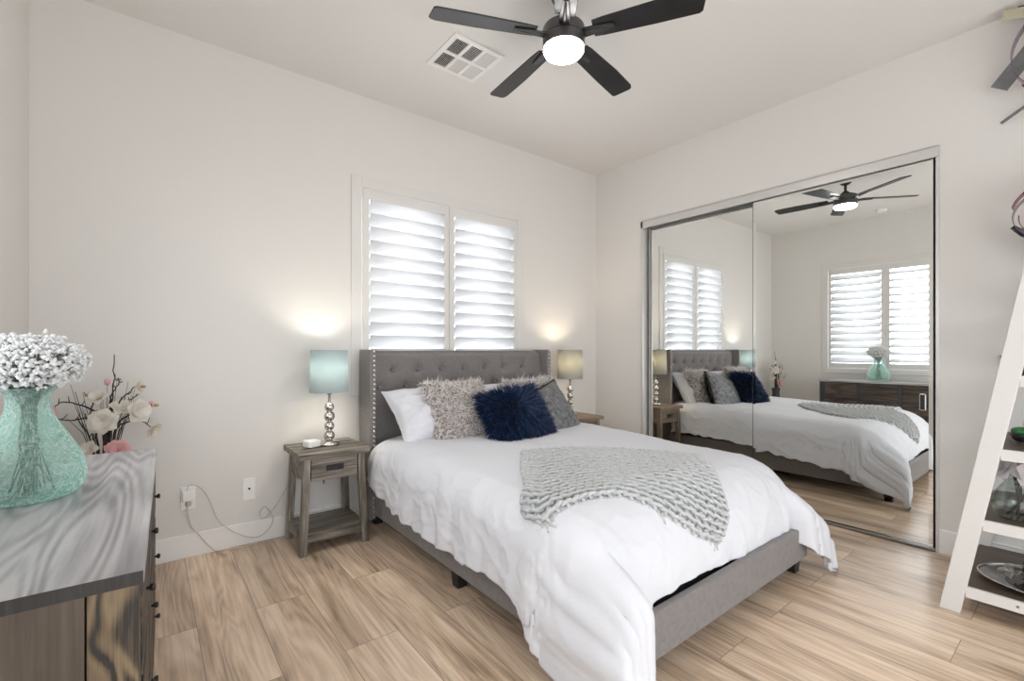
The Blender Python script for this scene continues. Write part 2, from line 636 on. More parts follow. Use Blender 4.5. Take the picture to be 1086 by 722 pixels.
def kids(o):
    return [c for c in bpy.data.objects if c.parent == o]


def copy_tree(o, parent=None):
    c = o.copy()
    COL.objects.link(c)
    if parent is not None:
        c.parent = parent
    for ch in kids(o):
        copy_tree(ch, c)
    return c


def strands(name, roots, norms, length, width, mat, parent, comb=Vector((0, 0, 0)), frizz=0.5, segs=3, seed=1, curl=0.0):
    """a coat of tapering ribbons standing on a surface, one mesh"""
    r = np.random.default_rng(seed)
    P = np.array(roots, dtype=float)
    Nn = np.array(norms, dtype=float)
    k = len(P)
    CBA = np.array(comb, dtype=float).reshape(-1, 3)
    d = Nn + r.normal(0, frizz, (k, 3)) + CBA
    d /= np.linalg.norm(d, axis=1)[:, None] + 1e-9
    bend = r.normal(0, frizz * 0.6 + curl, (k, 3)) + CBA * 0.7
    ln = length * r.uniform(0.65, 1.15, k)
    side = np.cross(d, r.normal(0, 1, (k, 3)))
    side /= np.linalg.norm(side, axis=1)[:, None] + 1e-9
    V = np.zeros((k, (segs + 1) * 2, 3))
    for i in range(segs + 1):
        t = i / segs
        c = P + d * (ln * t)[:, None] + bend * (ln * t * t * 0.5)[:, None]
        w = width * (1 - 0.85 * t ** 1.5)
        V[:, 2 * i] = c - side * w / 2
        V[:, 2 * i + 1] = c + side * w / 2
    base = (np.arange(k) * (segs + 1) * 2)[:, None]
    F = []
    for i in range(segs):
        F.append(np.stack([base[:, 0] + 2 * i, base[:, 0] + 2 * i + 1, base[:, 0] + 2 * i + 3, base[:, 0] + 2 * i + 2], 1))
    F = np.concatenate(F)
    me = bpy.data.meshes.new(name)
    me.from_pydata(V.reshape(-1, 3).tolist(), [], F.tolist())
    me.polygons.foreach_set('use_smooth', [True] * len(me.polygons))
    me.materials.append(mat)
    me.update()
    o = bpy.data.objects.new(name, me)
    COL.objects.link(o)
    o.parent = parent
    return o


def smooth(a, b, x):
    t = max(0.0, min(1.0, (x - a) / (b - a)))
    return t * t * (3 - 2 * t)


def lerp(a, b, t):
    return a + (b - a) * t


def interp(tab, x):
    for (x0, y0), (x1, y1) in zip(tab, tab[1:]):
        if x <= x1:
            return lerp(y0, y1, smooth(x0, x1, x)) if x >= x0 else y0
    return tab[-1][1]


# ------------------------------------------------------------------ the room
def struct(o):
    o['kind'] = 'structure'
    return o


struct(MB().box(XL - 0.12, XR + 0.30, YF, YB + 0.14, -0.10, 0.0).build('floor', M['floor']))
struct(MB().box(XL - 0.12, XR + 0.30, YF, YB + 0.14, H, H + 0.10).build('ceiling', M['ceil']))
b = MB()
x0, x1, z0, z1 = W1
b.box(XL - 0.12, x0, YB, YB + 0.14, 0, H).box(x1, XR + 0.30, YB, YB + 0.14, 0, H)
b.box(x0, x1, YB, YB + 0.14, 0, z0).box(x0, x1, YB, YB + 0.14, z1, H)
struct(b.build('wall_back', M['wall']))
b = MB()
y0, y1, z0, z1 = W2
b.box(XL - 0.12, XL, y1, YB, 0, H).box(XL - 0.12, XL, -0.10, y0, 0, H)
b.box(XL - 0.12, XL, YF, -0.10, 1.95, H)            # unseen opening below, added beside and behind the camera to let daylight in
b.box(XL - 0.12, XL, y0, y1, 0, z0).box(XL - 0.12, XL, y0, y1, z1, H)
struct(b.build('wall_left', M['wall']))
b = MB()
b.box(XR, XR + 0.30, CL[1], YB, 0, H).box(XR, XR + 0.30, YF, CL[0], 0, H)
b.box(XR, XR + 0.30, CL[0], CL[1], CL[2], H)
b.box(XR + 0.16, XR + 0.30, CL[0], CL[1], 0, CL[2])
struct(b.build('wall_right', M['wall']))

struct(MB().box(XL - 0.12, XR + 0.30, YF - 0.12, YF, 1.95, H).build('added_front_header', M['wall']))  # unseen header, added so that daylight from behind enters only low

BBH = 0.135
struct(MB().box(XL, XR, YB - 0.014, YB, 0, BBH).build('baseboard_back', M['trim'], bevel=0.004))
struct(MB().box(XR - 0.014, XR, YF, CL[0] - 0.0, 0, BBH + 0.01).box(XR - 0.014, XR, CL[1], YB - 0.014, 0, BBH).build('baseboard_right', M['trim'], bevel=0.004))
struct(MB().box(XL, XL + 0.014, -0.10, YB - 0.014, 0, BBH).build('baseboard_left', M['trim'], bevel=0.004))


def louver_mb(u0, u1, zc, tilt, w=0.114, t=0.011, n=8):
    """one elliptical slat along u; v is the depth axis (+ = outdoors)"""
    ring = []
    ct, st = math.cos(tilt), math.sin(tilt)
    for k in range(n * 2):
        a = 2 * PI * k / (n * 2)
        p, q = w / 2 * math.cos(a), t / 2 * math.sin(a)
        ring.append((p * ct + q * st, -p * st + q * ct))
    m = len(ring)
    vs = [(u0, v, zc + z) for v, z in ring] + [(u1, v, zc + z) for v, z in ring]
    fs = [(i, (i + 1) % m, m + (i + 1) % m, m + i) for i in range(m)] + [tuple(range(m - 1, -1, -1)), tuple(range(m, 2 * m))]
    return vs, fs


def make_window(name, u0, u1, z0, z1, mat4, panels, tilts):
    """u runs along the wall, local y points outdoors, y=0 is the wall face"""
    root = thing(name, kind='structure')
    root.matrix_world = mat4
    cw = 0.075
    b = MB()                                           # flat casing on the wall
    b.box(u0, u0 + cw, -0.012, 0.0, z0, z1).box(u1 - cw, u1, -0.012, 0.0, z0, z1)
    b.box(u0 + cw, u1 - cw, -0.012, 0.0, z1 - cw, z1).box(u0 + cw, u1 - cw, -0.012, 0.0, z0, z0 + cw)
    b.build('casing', M['trim'] if False else M['shutter'], root, bevel=0.004)
    for (pu0, pu1, lu0, lu1), tilt in zip(panels, tilts):
        pz0, pz1 = z0 + cw + 0.004, z1 - cw - 0.004
        lz0, lz1 = z0 + 0.150, z1 - 0.155
        f = MB()
        f.box(pu0, lu0, -0.016, 0.016, pz0, pz1).box(lu1, pu1, -0.016, 0.016, pz0, pz1)
        f.box(lu0, lu1, -0.016, 0.016, pz0, lz0).box(lu0, lu1, -0.016, 0.016, lz1, pz1)
        fr = f.build('shutter_panel', M['shutter'], root, bevel=0.003)
        l = MB()
        nl = 13
        pitch = (lz1 - lz0) / nl
        for k in range(nl):
            zc = lz0 + pitch * (k + 0.5)
            vs, fs = louver_mb(lu0 + 0.003, lu1 - 0.003, zc, tilt + rnd.uniform(-0.02, 0.02))
            l.add(vs, fs, True)
        l.build('louvers', M['louver'], fr)
        hg = MB()
        hu = pu0 if lu0 - pu0 >= pu1 - lu1 else pu1
        for hz in (pz0 + 0.18, (pz0 + pz1) / 2, pz1 - 0.18):
            hg.lathe([(0.005, -0.035), (0.005, 0.035)], 10, Matrix.Translation((hu, -0.018, hz)))
        hg.build('hinges', M['shutter'], fr)
    # the sash and its glass, out in the opening
    s = MB()
    a0, a1, c0, c1 = u0 + 0.05, u1 - 0.05, z0 + 0.05, z1 - 0.05
    mid = (a0 + a1) / 2
    s.box(a0, a0 + 0.05, 0.085, 0.125, c0, c1).box(a1 - 0.05, a1, 0.085, 0.125, c0, c1)
    s.box(a0, a1, 0.085, 0.125, c0, c0 + 0.05).box(a0, a1, 0.085, 0.125, c1 - 0.05, c1)
    s.box(mid - 0.02, mid + 0.02, 0.085, 0.125, c0, c1)
    s.build('sash', M['trim'], root)
    MB().box(a0 + 0.05, a1 - 0.05, 0.103, 0.107, c0 + 0.05, c1 - 0.05).build('pane', M['pane'], root)
    return root


make_window('window_1', 1.144, 2.735, 0.88, 2.462,
            Matrix.Translation((0, YB, 0)),
            ((1.227, 1.940, 1.274, 1.894), (1.944, 2.654, 1.991, 2.612)), (0.95, 0.95))
# left wall: local x -> world +Y, local y (outdoors) -> world -X
make_window('window_2', 1.085, 2.60, 0.87, 2.462,
            Matrix.Translation((XL, 0, 0)) @ Matrix.Rotation(PI / 2, 4, 'Z'),
            ((1.168, 1.840, 1.215, 1.795), (1.844, 2.517, 1.888, 2.484)), (-0.50, -0.80))

# ------------------------------------------------------------------ mirrored closet doors
tr = MB()                                              # header channel, jamb strip, floor track
tr.box(XR - 0.012, XR + 0.11, CL[0], CL[1], CL[2] - 0.006, CL[2])
tr.box(XR - 0.012, XR - 0.004, CL[0], CL[1], CL[2] - 0.066, CL[2])
tr.box(XR + 0.056, XR + 0.060, CL[0], CL[1], CL[2] - 0.045, CL[2])
tr.box(XR - 0.012, XR + 0.005, CL[1] - 0.022, CL[1], 0, CL[2])
tr.box(XR - 0.004, XR + 0.010, CL[0], CL[0] + 0.018, 0, CL[2])
struct(tr.build('trim_1', M['track'], bevel=0.002))
ft = MB()
ft.box(XR - 0.006, XR + 0.11, CL[0] + 0.018, CL[1] - 0.022, 0, 0.006)
ft.box(XR - 0.006, XR - 0.001, CL[0] + 0.018, CL[1] - 0.022, 0, 0.020)
ft.box(XR + 0.050, XR + 0.054, CL[0] + 0.018, CL[1] - 0.022, 0, 0.018)
struct(ft.build('trim_2', M['metal']))


def mirror_door(name, xf, ya, yb, z0, z1, handle):
    root = thing(name, (xf, ya, z0), kind='structure')
    w, h = yb - ya, z1 - z0
    bv, dp = 0.024, 0.0006                             # bevelled margin of the glass
    vs = [(dp, 0.004, 0.006), (dp, w - 0.004, 0.006), (dp, w - 0.004, h - 0.004), (dp, 0.004, h - 0.004),
          (0.0, bv, bv), (0.0, w - bv, bv), (0.0, w - bv, h - bv), (0.0, bv, h - bv)]
    vs = [(x + 0.004, y, z) for x, y, z in vs]
    bk = [(0.016, y, z) for x, y, z in vs[:4]]
    fs = [(4, 7, 6, 5), (0, 4, 5, 1), (1, 5, 6, 2), (2, 6, 7, 3), (3, 7, 4, 0)]
    n = 8
    fs += [(n + 0, n + 1, n + 2, n + 3), (0, 1, n + 1, n), (1, 2, n + 2, n + 1), (2, 3, n + 3, n + 2), (3, 0, n, n + 3)]
    MB().add(vs + bk, fs).build('mirror_glass', M['mirror'], root)
    es = MB().box(0.0035, 0.026, 0.0005, 0.0038, 0, h).box(0.0035, 0.026, w - 0.0038, w - 0.0005, 0, h)
    es.build('edge_seal', M['black'], root)
    f = MB()
    f.box(0.003, 0.026, 0.004, w - 0.004, 0, 0.006).box(0.006, 0.026, 0.004, w - 0.004, h - 0.004, h)
    f.box(0.017, 0.026, 0.004, w - 0.004, 0.006, h - 0.004)
    f.build('door_frame', M['metal'], root)
    if handle:
        hy = 0.052
        hb = MB()
        hb.box(-0.006, 0.006, hy - 0.014, hy - 0.011, 0.83, 0.93).box(-0.006, 0.006, hy + 0.011, hy + 0.014, 0.83, 0.93)
        hb.box(-0.006, 0.006, hy - 0.014, hy + 0.014, 0.83, 0.834).box(-0.006, 0.006, hy - 0.014, hy + 0.014, 0.926, 0.93)
        hd = hb.build('finger_pull', M['metal'], root)
        MB().box(-0.002, 0.004, hy - 0.011, hy + 0.011, 0.834, 0.926).build('pull_recess', M['black'], hd)
    return root


mirror_door('door_1', XR + 0.006, 0.634, 1.703, 0.012, 2.372, True)
mirror_door('door_2', XR + 0.064, 1.66, 2.705, 0.012, 2.372, False)

# ------------------------------------------------------------------ bed
BX0, BX1, BYF, BYH = 1.222, 2.840, 1.000, 3.25
HX0, HX1 = 1.190, 2.862
bed = thing('bed', ((BX0 + BX1) / 2, 2.1, 0), label='grey upholstered platform bed with tufted wingback headboard under the window', cat='bed')
OX, OY = -(BX0 + BX1) / 2, -2.1


def bl(mb):                                            # world coordinates -> the bed's own
    mb.v = [(x + OX, y + OY, z) for x, y, z in mb.v]
    return mb


BTN = [(1.403 + 0.2022 * i, 1.066) for i in range(7)] + [(1.302 + 0.2022 * i, 0.945) for i in range(8)] + [(1.403 + 0.2022 * i, 0.824) for i in range(7)]


def tuft(u, v):
    x = lerp(HX0 + 0.05, HX1 - 0.05, u)
    z = lerp(0.30, 1.205, v)
    d = 0.0
    for bx, bz in BTN:
        r2 = (x - bx) ** 2 + (z - bz) ** 2
        if r2 < 0.03:
            d += 0.022 * math.exp(-r2 / 0.0009) + 0.010 * math.exp(-r2 / 0.005)
    for bx, bz in BTN:                                   # pleats running up from the top row
        if bz > 1.0 and z > bz:
            d += 0.004 * math.exp(-((x - bx) / 0.010) ** 2)
    e = smooth(0, 0.03, v) * smooth(0, 0.05, 1 - v)
    return (x, 3.215 - 0.045 * e + d, z)


hb = MB().grid(tuft, 150, 84)
hb.box(HX0 + 0.03, HX1 - 0.03, 3.205, 3.272, 0.12, 1.207)
headboard = bl(hb).build('headboard', M['uph'], bed)
bt = None
for i, (bx, bz) in enumerate(BTN):
    if bt is None:
        bt = MB().ball((0, 0, 0), 0.013, 12, 8, (1, 0.55, 1)).build('button', M['uph'], headboard)
        o = bt
    else:
        o = bt.copy()
        COL.objects.link(o)
    o.location = (bx + OX, 3.183 + OY, bz)
nail0 = None
for sx, xa, xb in ((-1, HX0, HX0 + 0.046), (1, HX1 - 0.046, HX1)):
    w = MB().box(xa, xb, 3.075, 3.278, 0.055, 1.215)
    wing = bl(w).build('headboard_wing', M['uph'], bed, bevel=0.010, seg=3)
    nx = xa + 0.030 if sx < 0 else xb - 0.018
    for k in range(36):
        if nail0 is None:
            nail0 = MB().ball((0, 0, 0), 0.0098, 10, 6, (1, 0.6, 1)).build('nailhead', M['chrome'], wing)
            o = nail0
        else:
            o = nail0.copy()
            COL.objects.link(o)
            o.parent = wing
        o.location = (nx + OX, 3.074 + OY, 0.075 + k * 0.0322)
RZ0, RZ1 = 0.085, 0.257
for xa, xb in ((BX0, BX0 + 0.04), (BX1 - 0.04, BX1)):
    bl(MB().box(xa, xb, BYF + 0.03, 3.20, RZ0, RZ1)).build('side_rail', M['uph'], bed, bevel=0.008, seg=3)
bl(MB().box(BX0, BX1, BYF, BYF + 0.04, RZ0, RZ1)).build('footboard', M['uph'], bed, bevel=0.010, seg=3)
for lx, ly in ((BX0 + 0.005, 1.03), (BX1 - 0.080, 1.03), (BX0 + 0.015, 2.02), (BX1 - 0.085, 2.02), (BX0 + 0.02, 3.12), (BX1 - 0.09, 3.12)):
    a, c = 0.070, 0.058
    lo = [(lx + 0.006, ly + 0.006, 0), (lx + c, ly + 0.006, 0), (lx + c, ly + c, 0), (lx + 0.006, ly + c, 0)]
    hi = [(lx, ly, RZ0 + 0.02), (lx + a, ly, RZ0 + 0.02), (lx + a, ly + a, RZ0 + 0.02), (lx, ly + a, RZ0 + 0.02)]
    tag(bl(MB().hexa(lo, hi)).build('leg', M['black'], bed), 'black block bed leg')
sl = MB()
for k in range(12):
    yy = 1.12 + k * 0.175
    sl.box(BX0 + 0.04, BX1 - 0.04, yy, yy + 0.08, 0.170, 0.185)
bl(sl).build('slats', M['mattress'], bed)

mat_o = MB().box(1.295, 2.765, 1.075, 3.16, 0.186, 0.36).box(1.34, 2.72, 1.32, 3.16, 0.36, 0.50)
tag(mat_o.build('mattress', M['mattress'], bevel=0.03, seg=4), 'dark mattress glimpsed beneath the white comforter at the footboard', 'mattress')

# ------------------------------------------------------------------ comforter: param (s across, t along) -> point
CX0, CX1, CY0, CY1 = 1.315, 2.755, 1.36, 3.02
RA, ZA, ARCA = 0.150, 0.150, 0.236          # sides: roll-over width, drop and arc
RB, ZB, ARCB = 0.300, 0.270, 0.450          # foot
HEM_L = [(0.9, 0.60), (1.25, 0.56), (1.50, 0.415), (2.1, 0.445), (2.55, 0.435), (2.80, 0.40), (2.95, 0.34), (3.1, 0.30)]
HEM_R = [(0.9, 0.50), (1.2, 0.46), (1.4, 0.45), (1.9, 0.42), (2.5, 0.40), (3.1, 0.38)]
HEM_F = [(0.8, 0.76), (1.315, 0.74), (1.40, 0.66), (1.48, 0.485), (1.75, 0.480), (2.2, 0.505), (2.6, 0.535), (2.72, 0.56), (2.80, 0.62)]


def comf(s, t, off=0.0):
    """point on the comforter for cloth coordinates (s,t); over the edges the overhang is rolled down"""
    a = max(CX0 - s, s - CX1, 0.0)
    sg = -1 if s < CX0 else 1
    b_ = max(CY0 - t, 0.0)
    qs, qt = min(max(s, CX0), CX1), max(t, CY0)
    zt = 0.575 + 0.028 * smooth(1.35, 2.6, qt) - 0.02 * smooth(2.75, 3.05, qt)
    na, nb = a / ARCA, b_ / ARCB
    rho = math.hypot(na, nb)
    X, Y, Z = qs, qt, zt
    out = Vector((0, 0, 1))
    flap = 0.0
    if rho > 1e-6:
        wa, wb = na / rho, nb / rho
        th = min(rho, 1.0) * PI / 2
        zr = math.hypot(wa * ZA, wb * ZB)
        arc = math.hypot(wa * ARCA, wb * ARCB)
        ex = max(rho - 1.0, 0.0) * arc
        X += sg * wa * (RA * math.sin(th) + ex * 0.05)
        Y -= wb * (RB * math.sin(th) + ex * 0.03)
        Z -= zr * (1 - math.cos(th)) + ex
        dirn = Vector((sg * wa, -wb, 0)).normalized()
        out = dirn * math.sin(th) + Vector((0, 0, 1)) * math.cos(th)
        corner = min(wa, wb) * 1.4
        # corner flaps stand off the bed frame
        if sg < 0:
            flap = max(smooth(0.0, 0.12, corner), (1 - smooth(1.43, 1.50, s))) * smooth(0.55, 0.95, nb)
            Y = lerp(Y, min(Y, 0.955 - 0.02 * (0.3 - Z)), flap)
        elif s > 2.70:
            flap = max(smooth(0.1, 0.4, corner), smooth(2.715, 2.76, s) * 0.85) * smooth(0.6, 1.0, nb)
            Y = lerp(Y, min(Y, 0.950 - 0.10 * max(0.0, 0.30 - Z)), flap)
            X += corner * (0.03 + 0.10 * max(0, 0.35 - Z)) * flap
        # vertical folds, growing towards the hem
        g = min(1.0, max(0.0, rho - 0.55))
        w_ = (t * wa * 1.0 + s * wb)
        fold = math.sin(w_ * 23 + 2.2 * math.sin(w_ * 6.1)) * 0.5 + math.sin(w_ * 47 + 1.3) * 0.25
        k = 0.012 * g * (1 + 2.0 * corner)
        X += dirn.x * fold * k
        Y += dirn.y * fold * k
    # loft and creases
    p = Vector((s * 1.0, t * 1.0, 0))
    n1 = noise.noise(p * 2.6 + Vector((3.1, 0, 0)))
    n2 = noise.noise(Vector((s * 7.0 + t * 3.0, t * 6.0 - s * 2.0, 1.7)))
    n3 = 1 - abs(noise.noise(Vector((s * 5.2, t * 4.1, 7.7)))) * 2
    edge = min(1.0, rho) if rho > 0 else 0.0
    q = Vector((s * 12.0 + 0.8 * n2, t * 9.0 + n1, 3.3))
    c1 = noise.noise(q)
    c2 = 1 - abs(noise.noise(Vector((s * 9.0 - t * 5.0, t * 8.0 + s * 3.0, 11.0)))) * 2
    c3 = noise.noise(Vector((s * 26.0, t * 21.0, 5.0)))
    hd = n1 * 0.008 + n2 * (0.003 + 0.004 * edge) + (max(0, n3) ** 3) * (0.002 + 0.006 * edge) + c1 * (0.0008 + 0.0018 * edge) + max(0, c2) ** 5 * (0.0008 + 0.0050 * edge) + c3 * (0.0004 + 0.0012 * edge)
    if flap > 0 and sg < 0:
        Y -= flap * (0.012 + 0.011 * math.sin(s * 62 + 1.5 * math.sin(s * 21)))
    P = Vector((X, Y, Z)) + out * (hd * (1 - 0.65 * flap) + off)
    if P.z < 0.02:
        P.z = 0.02 + 0.0 * P.z
    return P


def st(u, v):
    t0 = lerp(CY1, CY0, min(v / 0.72, 1.0))
    s0 = lerp(CX0, CX1, min(max((u - 0.2) / 0.6, 0), 1))
    s = s0
    if u < 0.2:
        s = CX0 - interp(HEM_L, t0 if v <= 0.72 else lerp(CY0, 0.95, (v - 0.72) / 0.28)) * (0.2 - u) / 0.2
    elif u > 0.8:
        s = CX1 + interp(HEM_R, t0 if v <= 0.72 else lerp(CY0, 0.95, (v - 0.72) / 0.28)) * (u - 0.8) / 0.2
    if u < 0.2 or u > 0.8:
        s += (0.006 * math.sin(t0 * 37 + 3 * math.sin(t0 * 7)) + 0.016 * noise.noise(Vector((t0 * 9, 2.0 if u < 0.5 else 5.0, 0)))) * (abs(u - 0.5) - 0.3) / 0.2
    t = t0
    if v > 0.72:
        t = CY0 - interp(HEM_F, s) * (v - 0.72) / 0.28
    return s, t


def comf_uv(u, v):
    return comf(*st(u, v))


cm = MB().grid(comf_uv, 260, 270)
comforter = cm.build('comforter', M['white_cloth'])
sol = comforter.modifiers.new('thick', 'SOLIDIFY')
sol.thickness = 0.018
sol.offset = -1
tag(comforter, 'rumpled white comforter spread over the grey bed and hanging to its rails', 'comforter')

# fitted sheet and turned edge near the headboard
sh = MB()
sh.grid(lambda u, v: (lerp(1.27, 2.79, u), lerp(3.16, 2.86, v), 0.548 - 0.03 * (abs(2 * u - 1) ** 6) - 0.05 * (abs(2 * u - 1) ** 14)), 60, 12)
o = sh.build('bed_sheet', M['white_cloth'])
sm = o.modifiers.new('thick', 'SOLIDIFY')
sm.thickness = 0.05
sm.offset = -1
tag(o, 'white bed sheet between the comforter edge and the headboard', 'sheet')


# ------------------------------------------------------------------ chunky knitted throw
def patch(u, v):
    """cloth coordinates of the throw: u along its back edge, v from the back edge to the front edge"""
    def pl(tab, x):
        ps = [Vector(p) for p in tab]
        ls = [0.0]
        for a_, b_ in zip(ps, ps[1:]):
            ls.append(ls[-1] + (b_ - a_).length)
        d = x * ls[-1]
        for k in range(len(ps) - 1):
            if d <= ls[k + 1] or k == len(ps) - 2:
                return ps[k].lerp(ps[k + 1], (d - ls[k]) / (ls[k + 1] - ls[k]))
    back, front, left, right = THROW
    A, B_, C_, D_ = Vector(back[0]), Vector(back[-1]), Vector(front[-1]), Vector(front[0])
    return (pl(back, u) * (1 - v) + pl(front, u) * v + pl(left, v) * (1 - u) + pl(right, v) * u
            - (A * (1 - u) * (1 - v) + B_ * u * (1 - v) + D_ * (1 - u) * v + C_ * u * v))


THROW = ([(1.718, 2.097), (1.93, 2.05), (2.16, 1.90), (2.38, 1.66), (2.492, 1.424)],
         [(1.187, 1.404), (1.20, 1.31), (1.30, 1.31), (1.45, 1.32), (1.585, 1.285), (1.663, 1.19), (1.74, 1.11), (1.83, 1.03), (1.97, 0.97)],
         [(1.718, 2.097), (1.50, 1.83), (1.353, 1.626), (1.21, 1.472), (1.187, 1.404)],
         [(2.492, 1.424), (2.36, 1.30), (2.205, 1.17), (2.10, 1.04), (1.97, 0.97)])


def on_throw(u, v, h):
    q = patch(min(max(u, 0), 1), min(max(v, 0), 1))
    return comf(q.x, q.y, h)


def knit(mb, rows, cols, u0, u1, v0, v1, h0, r, seed=0):
    """rows of interlocked loops; each row runs from the back edge to the front edge"""
    rr = random.Random(seed)
    for j in range(rows):
        uc = lerp(u0, u1, (j + 0.5) / rows)
        hu = (u1 - u0) / rows
        pts = []
        steps = cols * 10
        for i in range(steps + 1):
            th = 2 * PI * i / 10
            v = v0 + (v1 - v0) * (i / 10 + 0.17 * math.sin(2 * th)) / cols
            u = uc + 0.86 * hu * math.cos(th)
            wob = 0.004 * noise.noise(Vector((j * 0.9, i * 0.13, seed)))
            pts.append(on_throw(u, v, h0 + r * (1.0 + 1.0 * math.cos(2 * th + PI)) + wob))
        mb.tube(pts, r, 6)


kb = MB()
knit(kb, 21, 10, 0.0, 1.0, 0.0, 1.0, 0.021, 0.0088, 3)
throw = kb.build('knitted_throw', M['yarn'])
tag(throw, 'pale grey chunky knitted throw spread askew across the foot of the bed', 'blanket')
kb = MB()
knit(kb, 20, 10, 0.01, 0.99, 0.03, 1.03, 0.001, 0.0070, 5)
tag(kb.build('folded_layer', M['yarn'], throw), 'under layer of the folded throw')
rr = random.Random(5)
for (tu, nn) in ((0.10, 5), (0.66, 4), (0.97, 5)):
    for k in range(nn):
        u = tu + rr.uniform(-0.03, 0.03)
        p0 = on_throw(u, 0.99, 0.02)
        dx, dy = rr.uniform(-0.02, 0.005), rr.uniform(-0.035, -0.01)
        q = patch(min(u, 1.0), 1.0)
        pts = [p0] + [comf(q.x + dx * f, q.y + dy * f, 0.014) for f in (0.4, 0.8, 1.1)]
        MB().tube(pts, 0.0075, 6).build('loose_end', M['yarn'], throw)


# ------------------------------------------------------------------ pillows
def pillow_fn(w, h, T, pinch=0.10, wr=0.006, seed=0.0):
    def f(u, v, side):
        x = w / 2 * u * (1 - pinch * (1 - abs(v) ** 1.6) * abs(u) ** 3)
        z = h / 2 * v * (1 - pinch * (1 - abs(u) ** 1.6) * abs(v) ** 3)
        e = max(0.0, (1 - abs(u) ** 2.6)) ** 0.55 * max(0.0, (1 - abs(v) ** 2.6)) ** 0.55
        y = side * T / 2 * e
        n = noise.noise(Vector((u * 2.3 + seed, v * 2.3, side * 2.0)))
        n2 = 1 - abs(noise.noise(Vector((u * 3.1 + v * 1.5 + seed, v * 2.4 - u, 4.0 + side)))) * 2
        y += side * e * (n * wr * 2 + max(0, n2) ** 3 * wr)
        return Vector((x, y, z))
    return f


def pillow_shell(f, n=44):
    b = MB()
    b.grid(lambda u, v: f(2 * u - 1, 2 * v - 1, -1), n, n)
    b.grid(lambda u, v: f(1 - 2 * u, 2 * v - 1, 1), n, n)
    return b


def sample(f, count, seed, sides=(-1, 1), umin=-1.0, umax=1.0, seam=1.2):
    r = random.Random(seed)
    P, N = [], []
    for _ in range(count):
        u, v = r.uniform(umin, umax) * 0.999, r.uniform(-1, 1) * 0.999
        sd = r.choice(sides)
        p = f(u, v, sd)
        e = 0.01
        du = f(min(u + e, 1), v, sd) - f(max(u - e, -1), v, sd)
        dv = f(u, min(v + e, 1), sd) - f(u, max(v - e, -1), sd)
        n = du.cross(dv)
        if n.length < 1e-9:
            n = Vector((u, sd, v))
        n.normalize()
        if n.y * sd < 0:
            n = -n
        k = max(abs(u), abs(v)) ** 8                    # lean outwards at the seam
        n = (n + Vector((u, 0, v)) * k * seam).normalized()
        P.append(p)
        N.append(n)
    return P, N


def place(o, loc, lean, yaw, roll=0.0):
    """lean tips the top back towards the headboard, yaw turns the front towards -x"""
    o.matrix_world = Matrix.Translation(loc) @ Matrix.Rotation(yaw, 4, 'Z') @ Matrix.Rotation(-lean, 4, 'X') @ Matrix.Rotation(roll, 4, 'Y')


def white_pillow(loc, lean, yaw, roll, seed, label):
    f = pillow_fn(0.68, 0.47, 0.24, 0.09, 0.018, seed)
    o = pillow_shell(f, 60).build('bed_pillow', M['white_cloth'], weld=True)
    place(o, loc, lean, yaw, roll)
    tag(o, label, 'pillow', 'white bed pillows')
    pts = []
    for k in range(160):
        a = k / 40
        i, t = int(a), 2 * (a - int(a)) - 1
        u, v = ((t, -1), (1, t), (-t, 1), (-1, -t))[i]
        pts.append(f(u, v, 1))
    MB().tube(pts, 0.004, 6, closed=True).build('piping', M['white_cloth'], o)
    return o


white_pillow((1.63, 2.945, 0.762), 0.80, 0.04, -0.02, 1.0, 'white bed pillow leaning on the headboard, at the end by the teal lamp')
white_pillow((2.44, 2.99, 0.745), 0.60, -0.02, -0.04, 6.0, 'white bed pillow leaning on the headboard behind the cushions, far end')


def shag_cushion(loc, lean, yaw, roll, seed, label):
    f = pillow_fn(0.50, 0.48, 0.15, 0.08, 0.006, seed)
    o = pillow_shell(f, 30).build('shaggy_cushion', M['shagbase'], weld=True)
    place(o, loc, lean, yaw, roll)
    tag(o, label, 'cushion', 'shaggy beige cushions')
    P, N = sample(f, 8500, int(seed * 10) + 3, seam=0.4)
    strands('shag_pile', P, N, 0.024, 0.0085, M['shag'], o, Vector((0, 0, -0.2)), 0.7, 4, int(seed) + 11, 0.9)
    return o


shag_cushion((1.735, 2.805, 0.772), 0.42, 0.02, 0.00, 2.0, 'beige shaggy cushion standing beside the white pillow, left of the navy one')
shag_cushion((2.48, 2.90, 0.755), 0.42, -0.04, -0.03, 5.0, 'beige shaggy cushion mostly hidden behind the navy and silver cushions')

f = pillow_fn(0.46, 0.46, 0.15, 0.08, 0.006, 3.0)
silver = pillow_shell(f, 40).build('sequin_cushion', M['sequin'], weld=True)
place(silver, (2.475, 2.64, 0.722), 0.50, 0.10, -0.25)
tag(silver, 'silver grey sequined cushion with dark furry back, right of the navy one', 'cushion')
P, N = sample(f, 6500, 21, sides=(1,))
strands('fur_back', P, N, 0.040, 0.0035, M['blackfur'], silver, Vector((0, 0, -0.3)), 0.3, 3, 5)
pts = []
for k in range(160):
    a = k / 40
    i, t = int(a), 2 * (a - int(a)) - 1
    u, v = ((t, -1), (1, t), (-t, 1), (-1, -t))[i]
    pts.append(f(u, v, 1))
MB().tube(pts, 0.009, 6, closed=True).build('piping', M['blackfur'], silver)

